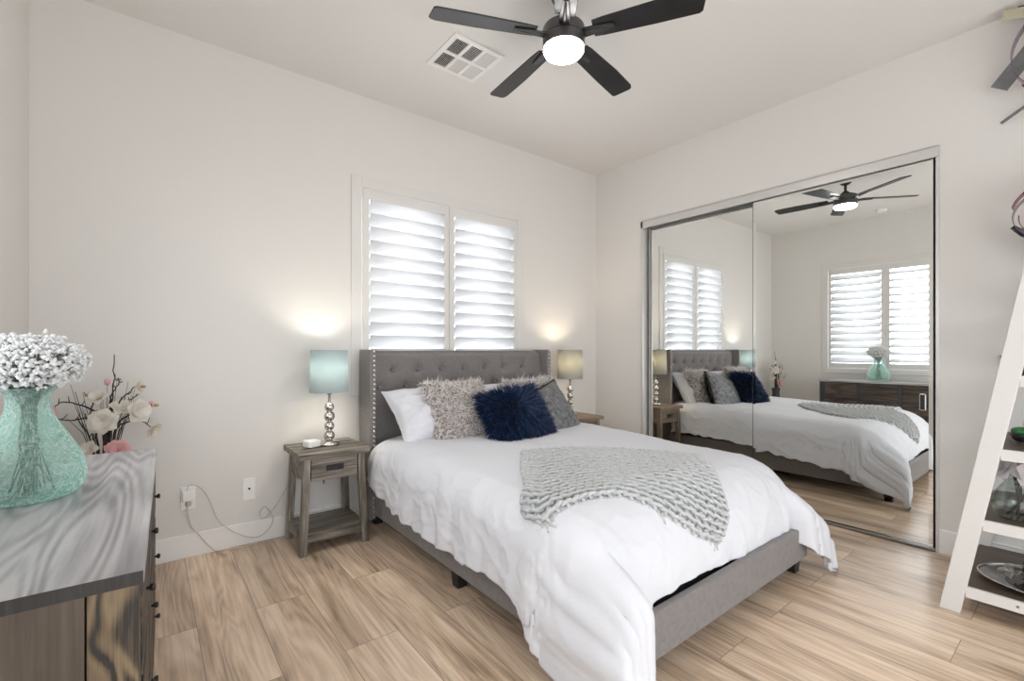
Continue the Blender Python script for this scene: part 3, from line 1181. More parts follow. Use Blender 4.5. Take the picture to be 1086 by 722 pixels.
f = pillow_fn(0.52, 0.47, 0.17, 0.05, 0.006, 9.0)
navy = pillow_shell(f, 30).build('fur_cushion', M['navybase'], weld=True)
place(navy, (2.045, 2.53, 0.716), 0.52, 0.06, -0.09)
tag(navy, 'navy blue long-haired faux fur cushion in front of the other cushions', 'cushion')
P, N = sample(f, 7500, 31, seam=0.8)
CB = []
for p, n in zip(P, N):                                  # the pile is brushed outwards from a high centre
    d_ = Vector((p.x, 0, p.z - 0.10))
    d_ = d_ / (d_.length + 0.03)
    CB.append(d_ * 1.15 + Vector((0, 0, -0.25)))
strands('fur', P, N, 0.048, 0.0075, M['navy'], navy, CB, 0.20, 4, 8)


# ------------------------------------------------------------------ nightstands
def make_nightstand(mw, mz, label):
    """top 0.42 x 0.40, splayed legs, one drawer, slatted lower shelf; origin on the floor at the centre"""
    t = thing('nightstand', label=label, cat='nightstand', group='matching wooden nightstands')
    TW, TD, TH = 0.420, 0.400, 0.600
    tp = MB()
    tp.box(-TW / 2 + 0.045, TW / 2 - 0.045, -TD / 2, TD / 2, TH - 0.034, TH)
    tp.box(-TW / 2, -TW / 2 + 0.045, -TD / 2, TD / 2, TH - 0.034, TH)
    tp.box(TW / 2 - 0.045, TW / 2, -TD / 2, TD / 2, TH - 0.034, TH)
    tp.build('tabletop', mw, t, bevel=0.0025)
    ax, ay = TW / 2 - 0.030, TD / 2 - 0.025           # leg outer corner at the top
    bx, by = TW / 2 - 0.005, TD / 2 - 0.010            # leg outer corner on the floor
    q = 0.040
    for sx in (-1, 1):
        for sy in (-1, 1):
            def ring(cx, cy, z):
                xs = sorted((sx * cx, sx * (cx - q)))
                ys = sorted((sy * cy, sy * (cy - q)))
                return [(xs[0], ys[0], z), (xs[1], ys[0], z), (xs[1], ys[1], z), (xs[0], ys[1], z)]
            MB().hexa(ring(bx, by, 0), ring(ax, ay, TH - 0.034)).build('leg', mz, t, bevel=0.002)
    z0, z1 = 0.425, TH - 0.034
    ap = MB()
    ap.box(-ax + 0.008, -ax + 0.024, -ay + 0.03, ay - 0.03, z0, z1).box(ax - 0.024, ax - 0.008, -ay + 0.03, ay - 0.03, z0, z1)
    ap.box(-ax + 0.03, ax - 0.03, ay - 0.024, ay - 0.008, z0, z1)
    ap.build('apron', mw, t, bevel=0.0015)
    d = MB().box(-ax + 0.043, ax - 0.043, -ay + 0.002, -ay + 0.022, z0 + 0.004, z1 - 0.004)
    d.box(-ax + 0.05, ax - 0.05, -ay + 0.022, ay - 0.03, z0 + 0.01, z1 - 0.03)
    dr = d.build('drawer', mw, t, bevel=0.002)
    h = MB().box(-0.052, 0.052, -ay - 0.003, -ay + 0.004, 0.482, 0.517)
    hd = tag(h.build('handle_plate', M['black'], dr, bevel=0.001), 'black inset drawer pull')
    MB().tube([(-0.042, -ay - 0.005, 0.497), (0.042, -ay - 0.005, 0.497)], 0.004, 8).build('handle_bar', M['pot'], dr)
    fz = 0.115
    k = (TH - fz) / TH
    sx_, sy_ = lerp(ax, bx, k), lerp(ay, by, k)
    s = MB()
    s.box(-sx_ + 0.012, sx_ - 0.012, -sy_ + 0.004, -sy_ + 0.022, fz - 0.045, fz + 0.004)
    s.box(-sx_ + 0.012, sx_ - 0.012, sy_ - 0.022, sy_ - 0.004, fz - 0.045, fz + 0.004)
    s.box(-sx_ + 0.004, -sx_ + 0.022, -sy_ + 0.012, sy_ - 0.012, fz - 0.045, fz + 0.004)
    s.box(sx_ - 0.022, sx_ - 0.004, -sy_ + 0.012, sy_ - 0.012, fz - 0.045, fz + 0.004)
    s.build('shelf_frame', mw, t, bevel=0.0015)
    s = MB()
    n = 3
    for i in range(n):
        ya = lerp(-sy_ + 0.022, sy_ - 0.022, i / n)
        yb = lerp(-sy_ + 0.022, sy_ - 0.022, (i + 1) / n) - 0.003
        s.box(-sx_ + 0.022, sx_ - 0.022, ya, yb, fz - 0.014, fz + 0.002)
    s.build('lower_shelf', mw, t, bevel=0.001)
    return t


ns1 = make_nightstand(M['nsw'], M['nswz'], 'grey-washed wooden nightstand left of the bed, carrying the teal lamp and white box')
ns1.location = (0.905, 3.075, 0)
ns2 = make_nightstand(M['nsr'], M['nsrz'], 'brownish wooden nightstand on the far side of the bed, by the closet')
ns2.location = (3.135, 3.075, 0)


# ------------------------------------------------------------------ table lamps
def make_lamp(loc, shade, label, power, tint=(1.0, 0.80, 0.58)):
    t = thing('table_lamp', loc, label=label, cat='lamp', group='bedside table lamps')
    MB().lathe([(0.001, 0.0), (0.062, 0.0), (0.063, 0.012), (0.058, 0.024), (0.030, 0.029), (0.012, 0.033), (0.001, 0.034)], 40).build('base', M['chrome'], t)
    z = 0.030
    for r in (0.0335, 0.0305, 0.0335, 0.030):
        zc = z + r * 0.96
        MB().ball((0, 0, zc), r, 28, 18).build('ball', M['chrome'], t)
        z += 2 * r * 0.96
        MB().lathe([(0.011, z - 0.003), (0.013, z), (0.011, z + 0.003)], 20).build('spacer_ring', M['chrome'], t)
    MB().lathe([(0.008, z - 0.002), (0.008, z + 0.05), (0.016, z + 0.052), (0.016, z + 0.095), (0.012, z + 0.10)], 20).build('socket', M['chrome'], t)
    MB().lathe([(0.004, z + 0.10), (0.014, z + 0.11), (0.030, z + 0.15), (0.026, z + 0.175), (0.004, z + 0.19)], 20).build('bulb', M['bulb'], t)
    z0, z1, R0, R1 = 0.343, 0.612, 0.119, 0.112
    s = MB().lathe([(R0, z0), (R0 - 0.001, z0 + 0.003), (R1 + 0.001, z1 - 0.003), (R1, z1), (R1 - 0.003, z1), (R0 - 0.003, z0), (R0, z0)], 56, cap0=False, cap1=False)
    sd = s.build('lamp_shade', shade, t)
    sp = MB()
    for k in range(3):
        a = k * 2 * PI / 3 + 0.4
        sp.tube([(0.012 * math.cos(a), 0.012 * math.sin(a), z + 0.06), (R0 * 0.97 * math.cos(a), R0 * 0.97 * math.sin(a), z0 + 0.012)], 0.0015, 6)
    sp.build('spider', M['chrome'], sd)
    l = bpy.data.lights.new('lamp_glow', 'POINT')
    l.energy = power
    l.color = tint
    l.shadow_soft_size = 0.03
    o = bpy.data.objects.new('lamp_glow', l)
    COL.objects.link(o)
    o.parent = t
    o.location = (0, 0, z + 0.235)
    return t


make_lamp((0.925, 3.085, 0.600), M['shade'], 'table lamp with teal drum shade and stacked silver balls, left of the bed', 4.2, (1.0, 0.90, 0.78))
make_lamp((3.120, 3.091, 0.600), M['shade2'], 'table lamp with grey-green drum shade on the far nightstand by the closet', 4.5)

# white device on the nightstand
t = thing('bedside_device', (0.818, 3.085, 0.600), 0.35, 'small white rounded square device beside the teal lamp base', 'device')
b = MB()
b.prism([(0.045 * math.copysign(abs(math.cos(a)) ** 0.45, math.cos(a)), 0.042 * math.copysign(abs(math.sin(a)) ** 0.45, math.sin(a))) for a in [2 * PI * k / 40 for k in range(40)]], 0.002, 0.046)
b.build('casing', M['whitepl'], t, bevel=0.010, seg=4)
MB().box(-0.035, 0.035, -0.032, 0.032, 0, 0.003).build('foot_pad', M['black'], t)
b = MB().tube([(0.870, 3.176, 0.610), (0.90, 3.180, 0.606), (0.93, 3.20, 0.606), (0.95, 3.25, 0.606), (0.952, 3.283, 0.600), (0.953, 3.286, 0.50), (0.95, 3.288, 0.30)], 0.0035, 6)
b.box(0.832, 0.874, 3.165, 3.187, 0.6005, 0.622)
tag(b.build('power_cord', M['black']), 'black plug and cord lying behind the white device on the nightstand', 'cord')

# ------------------------------------------------------------------ outlets and cords
pl = thing('wall_outlet', (0.191, YB, 0.345), label='white wall outlet with an adapter plugged in, near the dresser', cat='outlet')
MB().box(-0.036, 0.036, -0.006, 0, -0.068, 0.068).build('cover_plate', M['whitepl'], pl, bevel=0.003)
MB().box(-0.030, 0.028, -0.036, -0.006, -0.012, 0.048).build('adapter', M['whitepl'], pl, bevel=0.006)
MB().lathe([(0.017, 0), (0.017, 0.004), (0.012, 0.005)], 24, Matrix.Translation((0.0, -0.006, -0.032)) @ Matrix.Rotation(PI / 2, 4, 'X')).build('socket', M['cordm'], pl)
pl = thing('cable_plate', (0.505, YB, 0.340), label='white cable wall plate with dark centre jack, nearer the nightstand', cat='wall plate')
MB().box(-0.036, 0.036, -0.006, 0, -0.068, 0.068).build('cover_plate', M['whitepl'], pl, bevel=0.003)
MB().lathe([(0.006, 0), (0.006, 0.010), (0.004, 0.011)], 16, Matrix.Translation((0, -0.006, 0.004)) @ Matrix.Rotation(PI / 2, 4, 'X')).build('jack', M['black'], pl)


def spline(pts, n=8):
    P = [Vector(p) for p in pts]
    out = []
    for i in range(len(P) - 1):
        p0, p1, p2, p3 = P[max(i - 1, 0)], P[i], P[i + 1], P[min(i + 2, len(P) - 1)]
        for k in range(n):
            t = k / n
            out.append(0.5 * ((2 * p1) + (p2 - p0) * t + (2 * p0 - 5 * p1 + 4 * p2 - p3) * t * t + (3 * p1 - p0 - 3 * p2 + p3) * t ** 3))
    out.append(P[-1])
    return out


c1 = [(0.184, 0.392), (0.190, 0.420), (0.215, 0.424), (0.257, 0.389), (0.295, 0.315), (0.338, 0.190), (0.407, 0.110), (0.493, 0.050), (0.562, 0.036), (0.621, 0.080), (0.637, 0.143), (0.594, 0.213), (0.562, 0.184), (0.588, 0.142), (0.654, 0.206), (0.716, 0.317), (0.756, 0.447), (0.80, 0.56)]
tag(MB().tube(spline([(x, YB - 0.022, z) for x, z in c1]), 0.0026, 6).build('thin_cord', M['cordm']), 'thin pale cord looping from the adapter up to the nightstand', 'cord')
c2 = [(0.188, YB - 0.030, 0.325), (0.187, YB - 0.026, 0.270), (0.205, YB - 0.020, 0.180), (0.235, YB - 0.022, 0.135), (0.29, YB - 0.022, 0.05), (0.335, YB - 0.028, 0.006), (0.45, YB - 0.055, 0.0045), (0.56, YB - 0.035, 0.0045), (0.64, YB - 0.034, 0.0045), (0.76, YB - 0.030, 0.0045), (0.88, YB - 0.030, 0.0045)]
tag(MB().tube(spline(c2), 0.0034, 6).build('lamp_cord', M['cordm']), 'beige cord dropping from the outlet and running along the baseboard', 'cord')

# ------------------------------------------------------------------ ceiling fan
FX, FY = 1.660, 1.690
fan = thing('ceiling_fan', (FX, FY, H), label='black five-blade ceiling fan with a lit white globe', cat='ceiling fan')
MB().lathe([(0.070, 0.0), (0.070, -0.020), (0.062, -0.060), (0.040, -0.090), (0.018, -0.100)], 36).build('canopy', M['fan'], fan)
MB().lathe([(0.013, -0.09), (0.013, -0.180)], 20).build('downrod', M['fan'], fan)
MB().lathe([(0.018, -0.160), (0.032, -0.172), (0.046, -0.190), (0.080, -0.200), (0.085, -0.212)], 40).build('upper_housing', M['fan'], fan)
MB().lathe([(0.085, -0.206), (0.102, -0.210), (0.106, -0.218), (0.106, -0.310), (0.104, -0.315)], 48).build('motor_housing', M['fanbody'], fan)
MB().lathe([(0.107, -0.262), (0.1075, -0.265), (0.107, -0.268)], 48, cap0=False, cap1=False).build('seam_ring', M['fan'], fan)
MB().lathe([(0.100, -0.313), (0.101, -0.326), (0.095, -0.336), (0.072, -0.341), (0.001, -0.343)], 48).build('light_globe', M['globe'], fan)
blade0 = brk0 = None
for k in range(5):
    ang = math.radians(156.3 - 72 * k)
    if blade0 is None:
        out_ = [(0.150, -0.048), (0.20, -0.054), (0.45, -0.066), (0.64, -0.064), (0.665, -0.054), (0.672, -0.040),
                (0.655, 0.052), (0.640, 0.062), (0.45, 0.060), (0.20, 0.052), (0.150, 0.046)]
        blade0 = MB().prism(out_, -0.004, 0.004).build('blade', M['fanblade'], fan, bevel=0.0025)
        br = MB().prism([(0.070, -0.030), (0.17, -0.024), (0.255, -0.014), (0.255, 0.014), (0.17, 0.024), (0.070, 0.030)], -0.013, -0.005)
        br.tube([(0.07, 0, -0.012), (0.15, 0, -0.010), (0.25, 0, -0.009)], [0.014, 0.011, 0.006], 10)
        brk0 = br.build('blade_bracket', M['fan'], blade0, bevel=0.002)
        o = blade0
    else:
        o = blade0.copy()
        COL.objects.link(o)
        q = brk0.copy()
        COL.objects.link(q)
        q.parent = o
    o.location = (0, 0, -0.248)
    o.rotation_euler = Euler((math.radians(-11), 0, ang), 'XYZ')

# ceiling vent
vt = thing('ceiling_vent', (1.58, 2.494, H), label='white square ceiling air vent with six louvred panels', cat='vent')
b = MB()
S = 0.178
b.box(-S, S, -S, -S + 0.030, -0.010, 0).box(-S, S, S - 0.030, S, -0.010, 0)
b.box(-S, -S + 0.030, -S + 0.030, S - 0.030, -0.010, 0).box(S - 0.030, S, -S + 0.030, S - 0.030, -0.010, 0)
for xx in (-0.0495, 0.0495):
    b.box(xx - 0.009, xx + 0.009, -S + 0.030, S - 0.030, -0.010, 0)
for xa, xb in ((-S + 0.030, -0.0585), (-0.0405, 0.0405), (0.0585, S - 0.030)):
    b.box(xa, xb, -0.011, 0.011, -0.010, 0)
b.build('vent_frame', M['vent'], vt)
MB().box(-S + 0.02, S - 0.02, -S + 0.02, S - 0.02, -0.0015, 0).build('backing', M['dark'], vt)
cells = [(-0.148, -0.0585), (-0.0405, 0.0405), (0.0585, 0.148)]
for ci, (xa, xb) in enumerate(cells):
    for ri, (ya, yb) in enumerate(((-0.148, -0.011), (0.011, 0.148))):
        v = MB()
        along_y = (ci != 1)
        tilt = {0: -0.75, 1: (0.5 if ri == 0 else -0.85), 2: 0.75}[ci]
        n = 8 if along_y else 11
        for k in range(n):
            if along_y:
                xc = lerp(xa, xb, (k + 0.5) / n)
                mm = Matrix.Translation((xc, 0, -0.006)) @ Matrix.Rotation(tilt, 4, 'Y')
                v.box(-0.0045, 0.0045, ya, yb, -0.0006, 0.0006, mm)
            else:
                yc = lerp(ya, yb, (k + 0.5) / n)
                mm = Matrix.Translation((0, yc, -0.006)) @ Matrix.Rotation(tilt, 4, 'X')
                v.box(xa, xb, -0.0050, 0.0050, -0.0006, 0.0006, mm)
        v.build('louvre_panel', M['vent'], vt)
MB().tube([(S - 0.035, -0.02, -0.010), (S - 0.030, -0.022, -0.024)], 0.002, 6).build('lever', M['vent'], vt)

sdv = thing('smoke_detector', (-0.10, 1.80, H), label='white round smoke detector on the ceiling, seen in the mirror', cat='smoke detector')
MB().lathe([(0.062, 0), (0.062, -0.012), (0.050, -0.030), (0.001, -0.034)], 32).build('detector_body', M['whitepl'], sdv)
MB().lathe([(0.020, -0.033), (0.018, -0.037), (0.001, -0.037)], 24).build('test_button', M['vent'], sdv)

# ------------------------------------------------------------------ dresser
DW, DL, DH = 0.435, 1.357, 0.797
dr = thing('dresser', (-0.004, 1.126, 0), -0.0283, 'long rustic grey wooden dresser with black knobs under the side window', 'dresser')
# local: x from -DW (wall) to 0 (front edge of the top), y from 0 (near end) to DL
MB().box(-DW, 0, 0, DL, DH - 0.026, DH).build('dresser_top', M['dtop'], dr, bevel=0.002)
MB().box(-DW + 0.001, -0.001, -0.0012, 0.001, DH - 0.0255, DH - 0.0008).build('board_edge', M['dedge'], dr)
x1, x0 = -0.008, -DW + 0.006
MB().box(x0, x1 - 0.077, 0.012, 0.034, 0.04, DH - 0.026).build('end_panel', M['dpanel'], dr, bevel=0.0015)
MB().box(x1 - 0.074, x1, 0.008, 0.034, 0.0, DH - 0.026).build('end_stile', M['dstile'], dr, bevel=0.002)
MB().box(x0, x1, DL - 0.034, DL - 0.010, 0.0, DH - 0.026).build('end_panel', M['dframe'], dr, bevel=0.0015)
MB().box(x0, x0 + 0.012, 0.034, DL - 0.034, 0.04, DH - 0.026).build('back_panel', M['dframe'], dr)
fr = MB()
ncol, nrow = 3, 3
fz0, fz1 = 0.075, DH - 0.026
ys = [0.034 + (DL - 0.068) * k / ncol for k in range(ncol + 1)]
zs = [fz0 + 0.012 + (fz1 - fz0 - 0.012) * k / nrow for k in range(nrow + 1)]
for k in range(ncol + 1):
    yc = ys[k]
    w0, w1 = (0.0, 0.036) if k == 0 else ((-0.036, 0.0) if k == ncol else (-0.020, 0.020))
    fr.box(x1 - 0.022, x1, yc + w0, yc + w1, 0.0 if k in (0, ncol) else fz0, fz1)
for k in range(nrow + 1):
    zc = zs[k]
    fr.box(x1 - 0.022, x1, 0.034, DL - 0.034, max(zc - 0.012, fz0), min(zc + 0.012, fz1))
fr.build('face_frame', M['dframe'], dr, bevel=0.0015)
for r_ in range(nrow):
    for c_ in range(ncol):
        ya, yb = ys[c_] + (0.038 if c_ == 0 else 0.022), ys[c_ + 1] - (0.038 if c_ == ncol - 1 else 0.022)
        za, zb = zs[r_] + 0.014, zs[r_ + 1] - 0.014
        d = MB().box(x1 - 0.020, x1 + 0.004, ya, yb, za, zb).box(x1 - 0.36, x1 - 0.020, ya + 0.01, yb - 0.01, za + 0.01, zb - 0.02)
        do = d.build('drawer', M['ddraw'], dr, bevel=0.002)
        kb_ = MB().lathe([(0.004, 0), (0.004, 0.006), (0.008, 0.008), (0.009, 0.013), (0.008, 0.017), (0.001, 0.018)], 18,
                         Matrix.Translation((x1 + 0.004, (ya + yb) / 2, (za + zb) / 2)) @ Matrix.Rotation(PI / 2, 4, 'Y'))
        tag(kb_.build('knob', M['black'], do), 'black round drawer knob')

# ------------------------------------------------------------------ aqua vase with baby's breath
VX, VY = -0.262, 1.873
VP = [(0.070, 0.0), (0.100, 0.004), (0.117, 0.025), (0.124, 0.060), (0.121, 0.090), (0.106, 0.130), (0.084, 0.170), (0.062, 0.210),
      (0.049, 0.245), (0.046, 0.275), (0.050, 0.298), (0.060, 0.308), (0.062, 0.312)]
vase = MB().lathe(VP + [(r - 0.004, z) for r, z in reversed(VP[1:])] + [(0.001, 0.008)], 64, cap1=False).build('glass_vase', M['aqua'], loc=(VX, VY, DH))
tag(vase, 'aqua crackled glass vase with a narrow neck standing on the dresser', 'vase')
vase.visible_shadow = True
bq = thing('gypsophila_bouquet', (VX, VY, DH), label="dense white cloud of tiny dried flowers rising from the aqua vase", cat='flowers')
r = random.Random(12)
blo = MB()
stm = MB()
cz = 0.382
ico = []
for i in range(1500):
    a = r.uniform(0, 2 * PI)
    el = math.asin(r.uniform(-0.95, 1))
    rad = r.uniform(0.55, 1.0) ** 0.5
    p = Vector((0.128 * rad * math.cos(el) * math.cos(a), 0.128 * rad * math.cos(el) * math.sin(a), cz + 0.078 * rad * math.sin(el)))
    p += Vector((r.gauss(0, 0.005), r.gauss(0, 0.005), r.gauss(0, 0.004)))
    rr_ = r.uniform(0.0042, 0.0070)
    for q in range(3):
        d = Vector((r.uniform(-1, 1), r.uniform(-1, 1), r.uniform(-1, 1))) * rr_ * 0.6
        blo.ball(p + d, rr_ * 0.75, 6, 4)
    if i % 8 == 0:
        j = Vector((r.uniform(-0.02, 0.02), r.uniform(-0.02, 0.02), 0.27))
        m_ = Vector((p.x * 0.5, p.y * 0.5, 0.335))
        stm.tube([j, m_, p], 0.0011, 4)
for i in range(26):
    a = r.uniform(0, 2 * PI)
    stm.tube([(0.055 * r.uniform(0.1, 1) * math.cos(a), 0.055 * r.uniform(0.1, 1) * math.sin(a), 0.012), (r.uniform(-0.02, 0.02), r.uniform(-0.02, 0.02), 0.16), (r.uniform(-0.022, 0.022), r.uniform(-0.022, 0.022), 0.30)], 0.0016, 5)
tag(blo.build('blossoms', M['gyp'], bq), kind='stuff')
tag(stm.build('stems', M['stemg'], bq), kind='stuff')

# ------------------------------------------------------------------ magnolia arrangement in the corner
AX, AY = -0.165, 3.150
pot = MB().lathe([(0.060, 0), (0.075, 0.01), (0.095, 0.18), (0.088, 0.34), (0.055, 0.48), (0.048, 0.56), (0.062, 0.62), (0.056, 0.62), (0.042, 0.55), (0.001, 0.50)], 40, cap1=False)
pot = pot.build('floor_vase', M['pot'], loc=(AX, AY - 0.02, 0))
tag(pot, 'tall dark floor vase in the corner behind the dresser holding magnolia branches', 'vase')
arr = thing('magnolia_branches', (AX, AY - 0.02, 0), label='dark branches with cream magnolias and pink buds behind the dresser end', cat='flowers')


def petal_flower(center, axis, R, mat, layers=((5, 0.35), (6, 0.9)), seed=1):
    rr = random.Random(seed)
    z = Vector(axis).normalized()
    x = z.orthogonal().normalized()
    y = z.cross(x)
    b = MB()
    for n, op in layers:
        ph = rr.uniform(0, 6)
        for k in range(n):
            a = ph + 2 * PI * k / n + rr.uniform(-0.1, 0.1)
            d = x * math.cos(a) + y * math.sin(a)
            sdv_ = z.cross(d)
            o2 = op + rr.uniform(-0.1, 0.1)

            def f(u, v, d=d, sdv_=sdv_, o2=o2):
                w = math.sin(PI * min(1, v * 0.92 + 0.08)) ** 0.7 * R * 0.55
                th = o2 * v * 1.2
                rad = R * (0.12 * v + v * math.sin(min(th + 0.25, 1.5)))
                hh = R * v * math.cos(min(th, 1.45)) * 0.9
                cu = (2 * u - 1)
                return Vector(center) + d * rad + z * (hh + 0.18 * w * cu * cu) + sdv_ * w * cu
            b.grid(f, 6, 7)
    return b


br_pts = [  # (start z, waypoints dx,dy,z, ..., radius)
    [(0.0, 0.0, 0.45), (0.01, -0.01, 0.80), (0.030, -0.01, 1.0), (0.035, 0.0, 1.19)],
    [(0.0, 0.0, 0.45), (0.00, -0.01, 0.80), (-0.035, -0.02, 0.90), (-0.10, -0.02, 0.945), (-0.16, -0.02, 0.96), (-0.190, -0.02, 0.925)],
    [(0.01, 0.0, 0.45), (-0.01, -0.01, 0.82), (-0.06, -0.03, 0.875), (-0.12, -0.03, 0.87), (-0.185, -0.03, 0.885)],
    [(0.01, 0.0, 0.45), (0.02, -0.02, 0.84), (0.045, -0.02, 0.93), (0.09, -0.02, 0.99), (0.115, -0.02, 1.02)],
    [(0.0, 0.0, 0.45), (0.02, 0.01, 0.86), (0.02, 0.0, 0.96), (0.045, 0.0, 1.03), (0.065, 0.0, 1.05)],
    [(0.02, 0.0, 0.45), (0.035, -0.01, 0.78), (0.085, -0.02, 0.84), (0.14, -0.02, 0.845), (0.185, -0.02, 0.80)],
    [(0.01, 0.0, 0.45), (0.04, -0.01, 0.80), (0.10, 0.0, 0.88), (0.16, 0.0, 0.905), (0.20, 0.0, 0.915)],
    [(-0.02, 0.0, 0.45), (-0.03, -0.02, 0.78), (-0.055, -0.03, 0.88), (-0.045, -0.03, 0.955), (-0.065, -0.03, 0.99)],
    [(0.0, 0.0, 0.45), (0.0, 0.01, 0.84), (0.035, 0.01, 0.925), (0.10, 0.01, 0.955), (0.13, 0.01, 0.98)],
    [(-0.02, -0.01, 0.45), (-0.05, -0.03, 0.75), (-0.10, -0.04, 0.88)],
]
for i, p in enumerate(br_pts):
    pp = spline(p, 6)
    n = len(pp)
    jj = random.Random(i)
    pp = [q + Vector((jj.gauss(0, 0.0022), jj.gauss(0, 0.0022), 0)) for q in pp]
    b = MB().tube(pp, [lerp(0.0060, 0.0022, k / (n - 1)) for k in range(n)], 6)
    for k in range(int(n * 0.55), n - 2, 4):              # short side twigs
        q = pp[k]
        e = q + Vector((jj.uniform(-0.03, 0.03), jj.uniform(-0.02, 0.01), jj.uniform(0.012, 0.035)))
        b.tube([q, (q + e) / 2 + Vector((0, 0, -0.004)), e], [0.0026, 0.0022, 0.0016], 5)
    b.build('branch', M['twig'], arr)
gr = MB()                                                  # straight dry grass stalks
for i in range(22):
    jj = random.Random(100 + i)
    a = jj.uniform(-0.16, 0.13)
    gr.tube([(jj.uniform(-0.03, 0.03), jj.uniform(-0.03, 0.02), 0.45), (a * 0.55, -0.01, 0.80), (a * 0.95, -0.01, jj.uniform(0.88, 1.06))], [0.002, 0.0016, 0.0008], 4)
tag(gr.build('grass_stalks', M['twig'], arr), kind='stuff')
for i, (p, ax, R, m_) in enumerate((
        ((-0.005, -0.055, 0.855), (-0.1, -1, 0.25), 0.060, 'petalw'), ((-0.150, -0.035, 0.820), (-0.6, -0.7, -0.4), 0.060, 'petalw'),
        ((0.120, -0.03, 0.895), (0.5, -0.8, 0.1), 0.062, 'petalw'), ((0.118, -0.02, 1.022), (0.8, -0.4, 0.1), 0.040, 'petalw'),
        ((-0.020, -0.03, 0.965), (-0.3, -0.6, 0.7), 0.048, 'petalw'), ((0.060, -0.01, 0.910), (0.2, -0.8, 0.6), 0.050, 'petalw'),
        ((0.178, -0.02, 0.800), (0.7, -0.5, -0.5), 0.048, 'petalw'), ((0.045, -0.06, 0.700), (0.2, -0.9, 0.3), 0.055, 'petalp'),
        ((-0.055, -0.05, 0.720), (-0.3, -0.8, 0.4), 0.042, 'petalw'))):
    ly = ((5, 0.25), (6, 0.75), (7, 1.1)) if i in (0, 7) else ((4, 0.30), (5, 0.85))
    o = petal_flower(p, ax, R, M[m_], ly, i + 3).build('pink_rose' if m_ == 'petalp' else 'magnolia_bloom', M[m_], arr)
    if m_ == 'petalp':
        o['label'] = 'pink rose low in the branches'
for i, p in enumerate(((-0.188, -0.02, 0.925), (0.008, -0.01, 1.050), (0.185, 0.0, 0.925), (-0.182, -0.02, 0.905))):
    tag(MB().ball(p, 0.014, 12, 8, (0.9, 0.9, 1.35)).build('bud', M['petalp'], arr), 'pink flower bud')
for i, p in enumerate(((0.050, 0.0, 1.06), (0.205, 0.0, 0.917), (0.150, -0.02, 1.02), (-0.065, -0.03, 0.99))):
    tag(MB().ball(p, 0.008, 10, 6, (1.6, 0.8, 1.0)).build('bud', M['budg'], arr), 'olive green leaf bud')

# ------------------------------------------------------------------ white A-shaped ladder shelf
LX = 2.945
lad = thing('ladder_shelf', (LX, 0.03, 0), label='white A-shaped ladder shelf with dark wood shelves by the right wall', cat='shelf')
SL = 0.1725                                              # inward lean of the rails
LTOP = 2.02
XBK = XR - 0.018 - LX                                    # back edge, clear of the baseboard
RW, RT = 0.072, 0.034


def half(z):
    return 0.452 - SL * z


for sy in (-1, 1):
    for nm, xa, xb in (('front_rail', 0.0, RT), ('back_rail', XBK - RT, XBK)):
        y0_, y1_ = sorted((sy * half(0), sy * (half(0) - RW)))
        t0_, t1_ = sorted((sy * half(LTOP), sy * (half(LTOP) - RW)))
        MB().hexa([(xa, y0_, 0), (xb, y0_, 0), (xb, y1_, 0), (xa, y1_, 0)],
                  [(xa, t0_, LTOP), (xb, t0_, LTOP), (xb, t1_, LTOP), (xa, t1_, LTOP)]).build(nm, M['ladder'], lad, bevel=0.002)
SHZ = [0.127, 0.447, 0.774, 1.10, 1.42, 1.74]
for z in SHZ:
    w = half(z) - 0.028
    so = MB().box(0.018, XBK - 0.018, -w, w, z - 0.032, z - 0.004).build('shelf_board', M['shelfw'], lad, bevel=0.001)
    e = MB()
    we = half(z) - RW + 0.004
    e.box(0.004, 0.022, -we, we, z - 0.046, z + 0.002).box(XBK - 0.024, XBK - 0.004, -we, we, z - 0.046, z + 0.012)
    for sy in (-1, 1):
        y0_, y1_ = sorted((sy * w, sy * (w - 0.018)))
        e.box(RT, XBK - RT, y0_, y1_, z - 0.046, z - 0.030)
    e.build('shelf_edging', M['ladder'], so, bevel=0.0015)
    sc_ = MB()
    for yy in (-we * 0.6, we * 0.55):
        sc_.lathe([(0.005, 0), (0.005, 0.002), (0.001, 0.0025)], 12, Matrix.Translation((0.004, yy, z - 0.020)) @ Matrix.Rotation(-PI / 2, 4, 'Y'))
    sc_.build('screw_heads', M['bronze'], so)

# things on the ladder shelf -------------------------------------------------
M['tray'] = plain('pewter_tray', (0.42, 0.42, 0.43), 0.25, metal=0.9, var=(20, 0.25))
M['tray2'] = plain('dark_mirror_inset', (0.10, 0.105, 0.115), 0.12, metal=0.8)
tray = thing('oval_tray', (LX + 0.285, 0.085, SHZ[0] - 0.003), 0.18, label='large oval silver tray leaning low on the bottom ladder shelf', cat='tray')
tp = MB()
prof = [(0.0, 0.004), (0.70, 0.006), (0.80, 0.012), (0.93, 0.022), (1.0, 0.026), (1.0, 0.023), (0.93, 0.018), (0.80, 0.007), (0.70, 0.0), (0.0, 0.0)]
TA, TB = 0.215, 0.30
tp.grid(lambda u, v: (TA * prof[min(int(round(v * (len(prof) - 1))), len(prof) - 1)][0] * math.cos(2 * PI * u), TB * prof[min(int(round(v * (len(prof) - 1))), len(prof) - 1)][0] * math.sin(2 * PI * u), prof[min(int(round(v * (len(prof) - 1))), len(prof) - 1)][1]), 64, len(prof), True, True)
tp.build('tray_dish', M['tray'], tray, weld=True)
MB().grid(lambda u, v: (TA * 0.69 * v * math.cos(2 * PI * u), TB * 0.69 * v * math.sin(2 * PI * u), 0.0070), 48, 4, True, True).build('tray_inset', M['tray2'], tray)
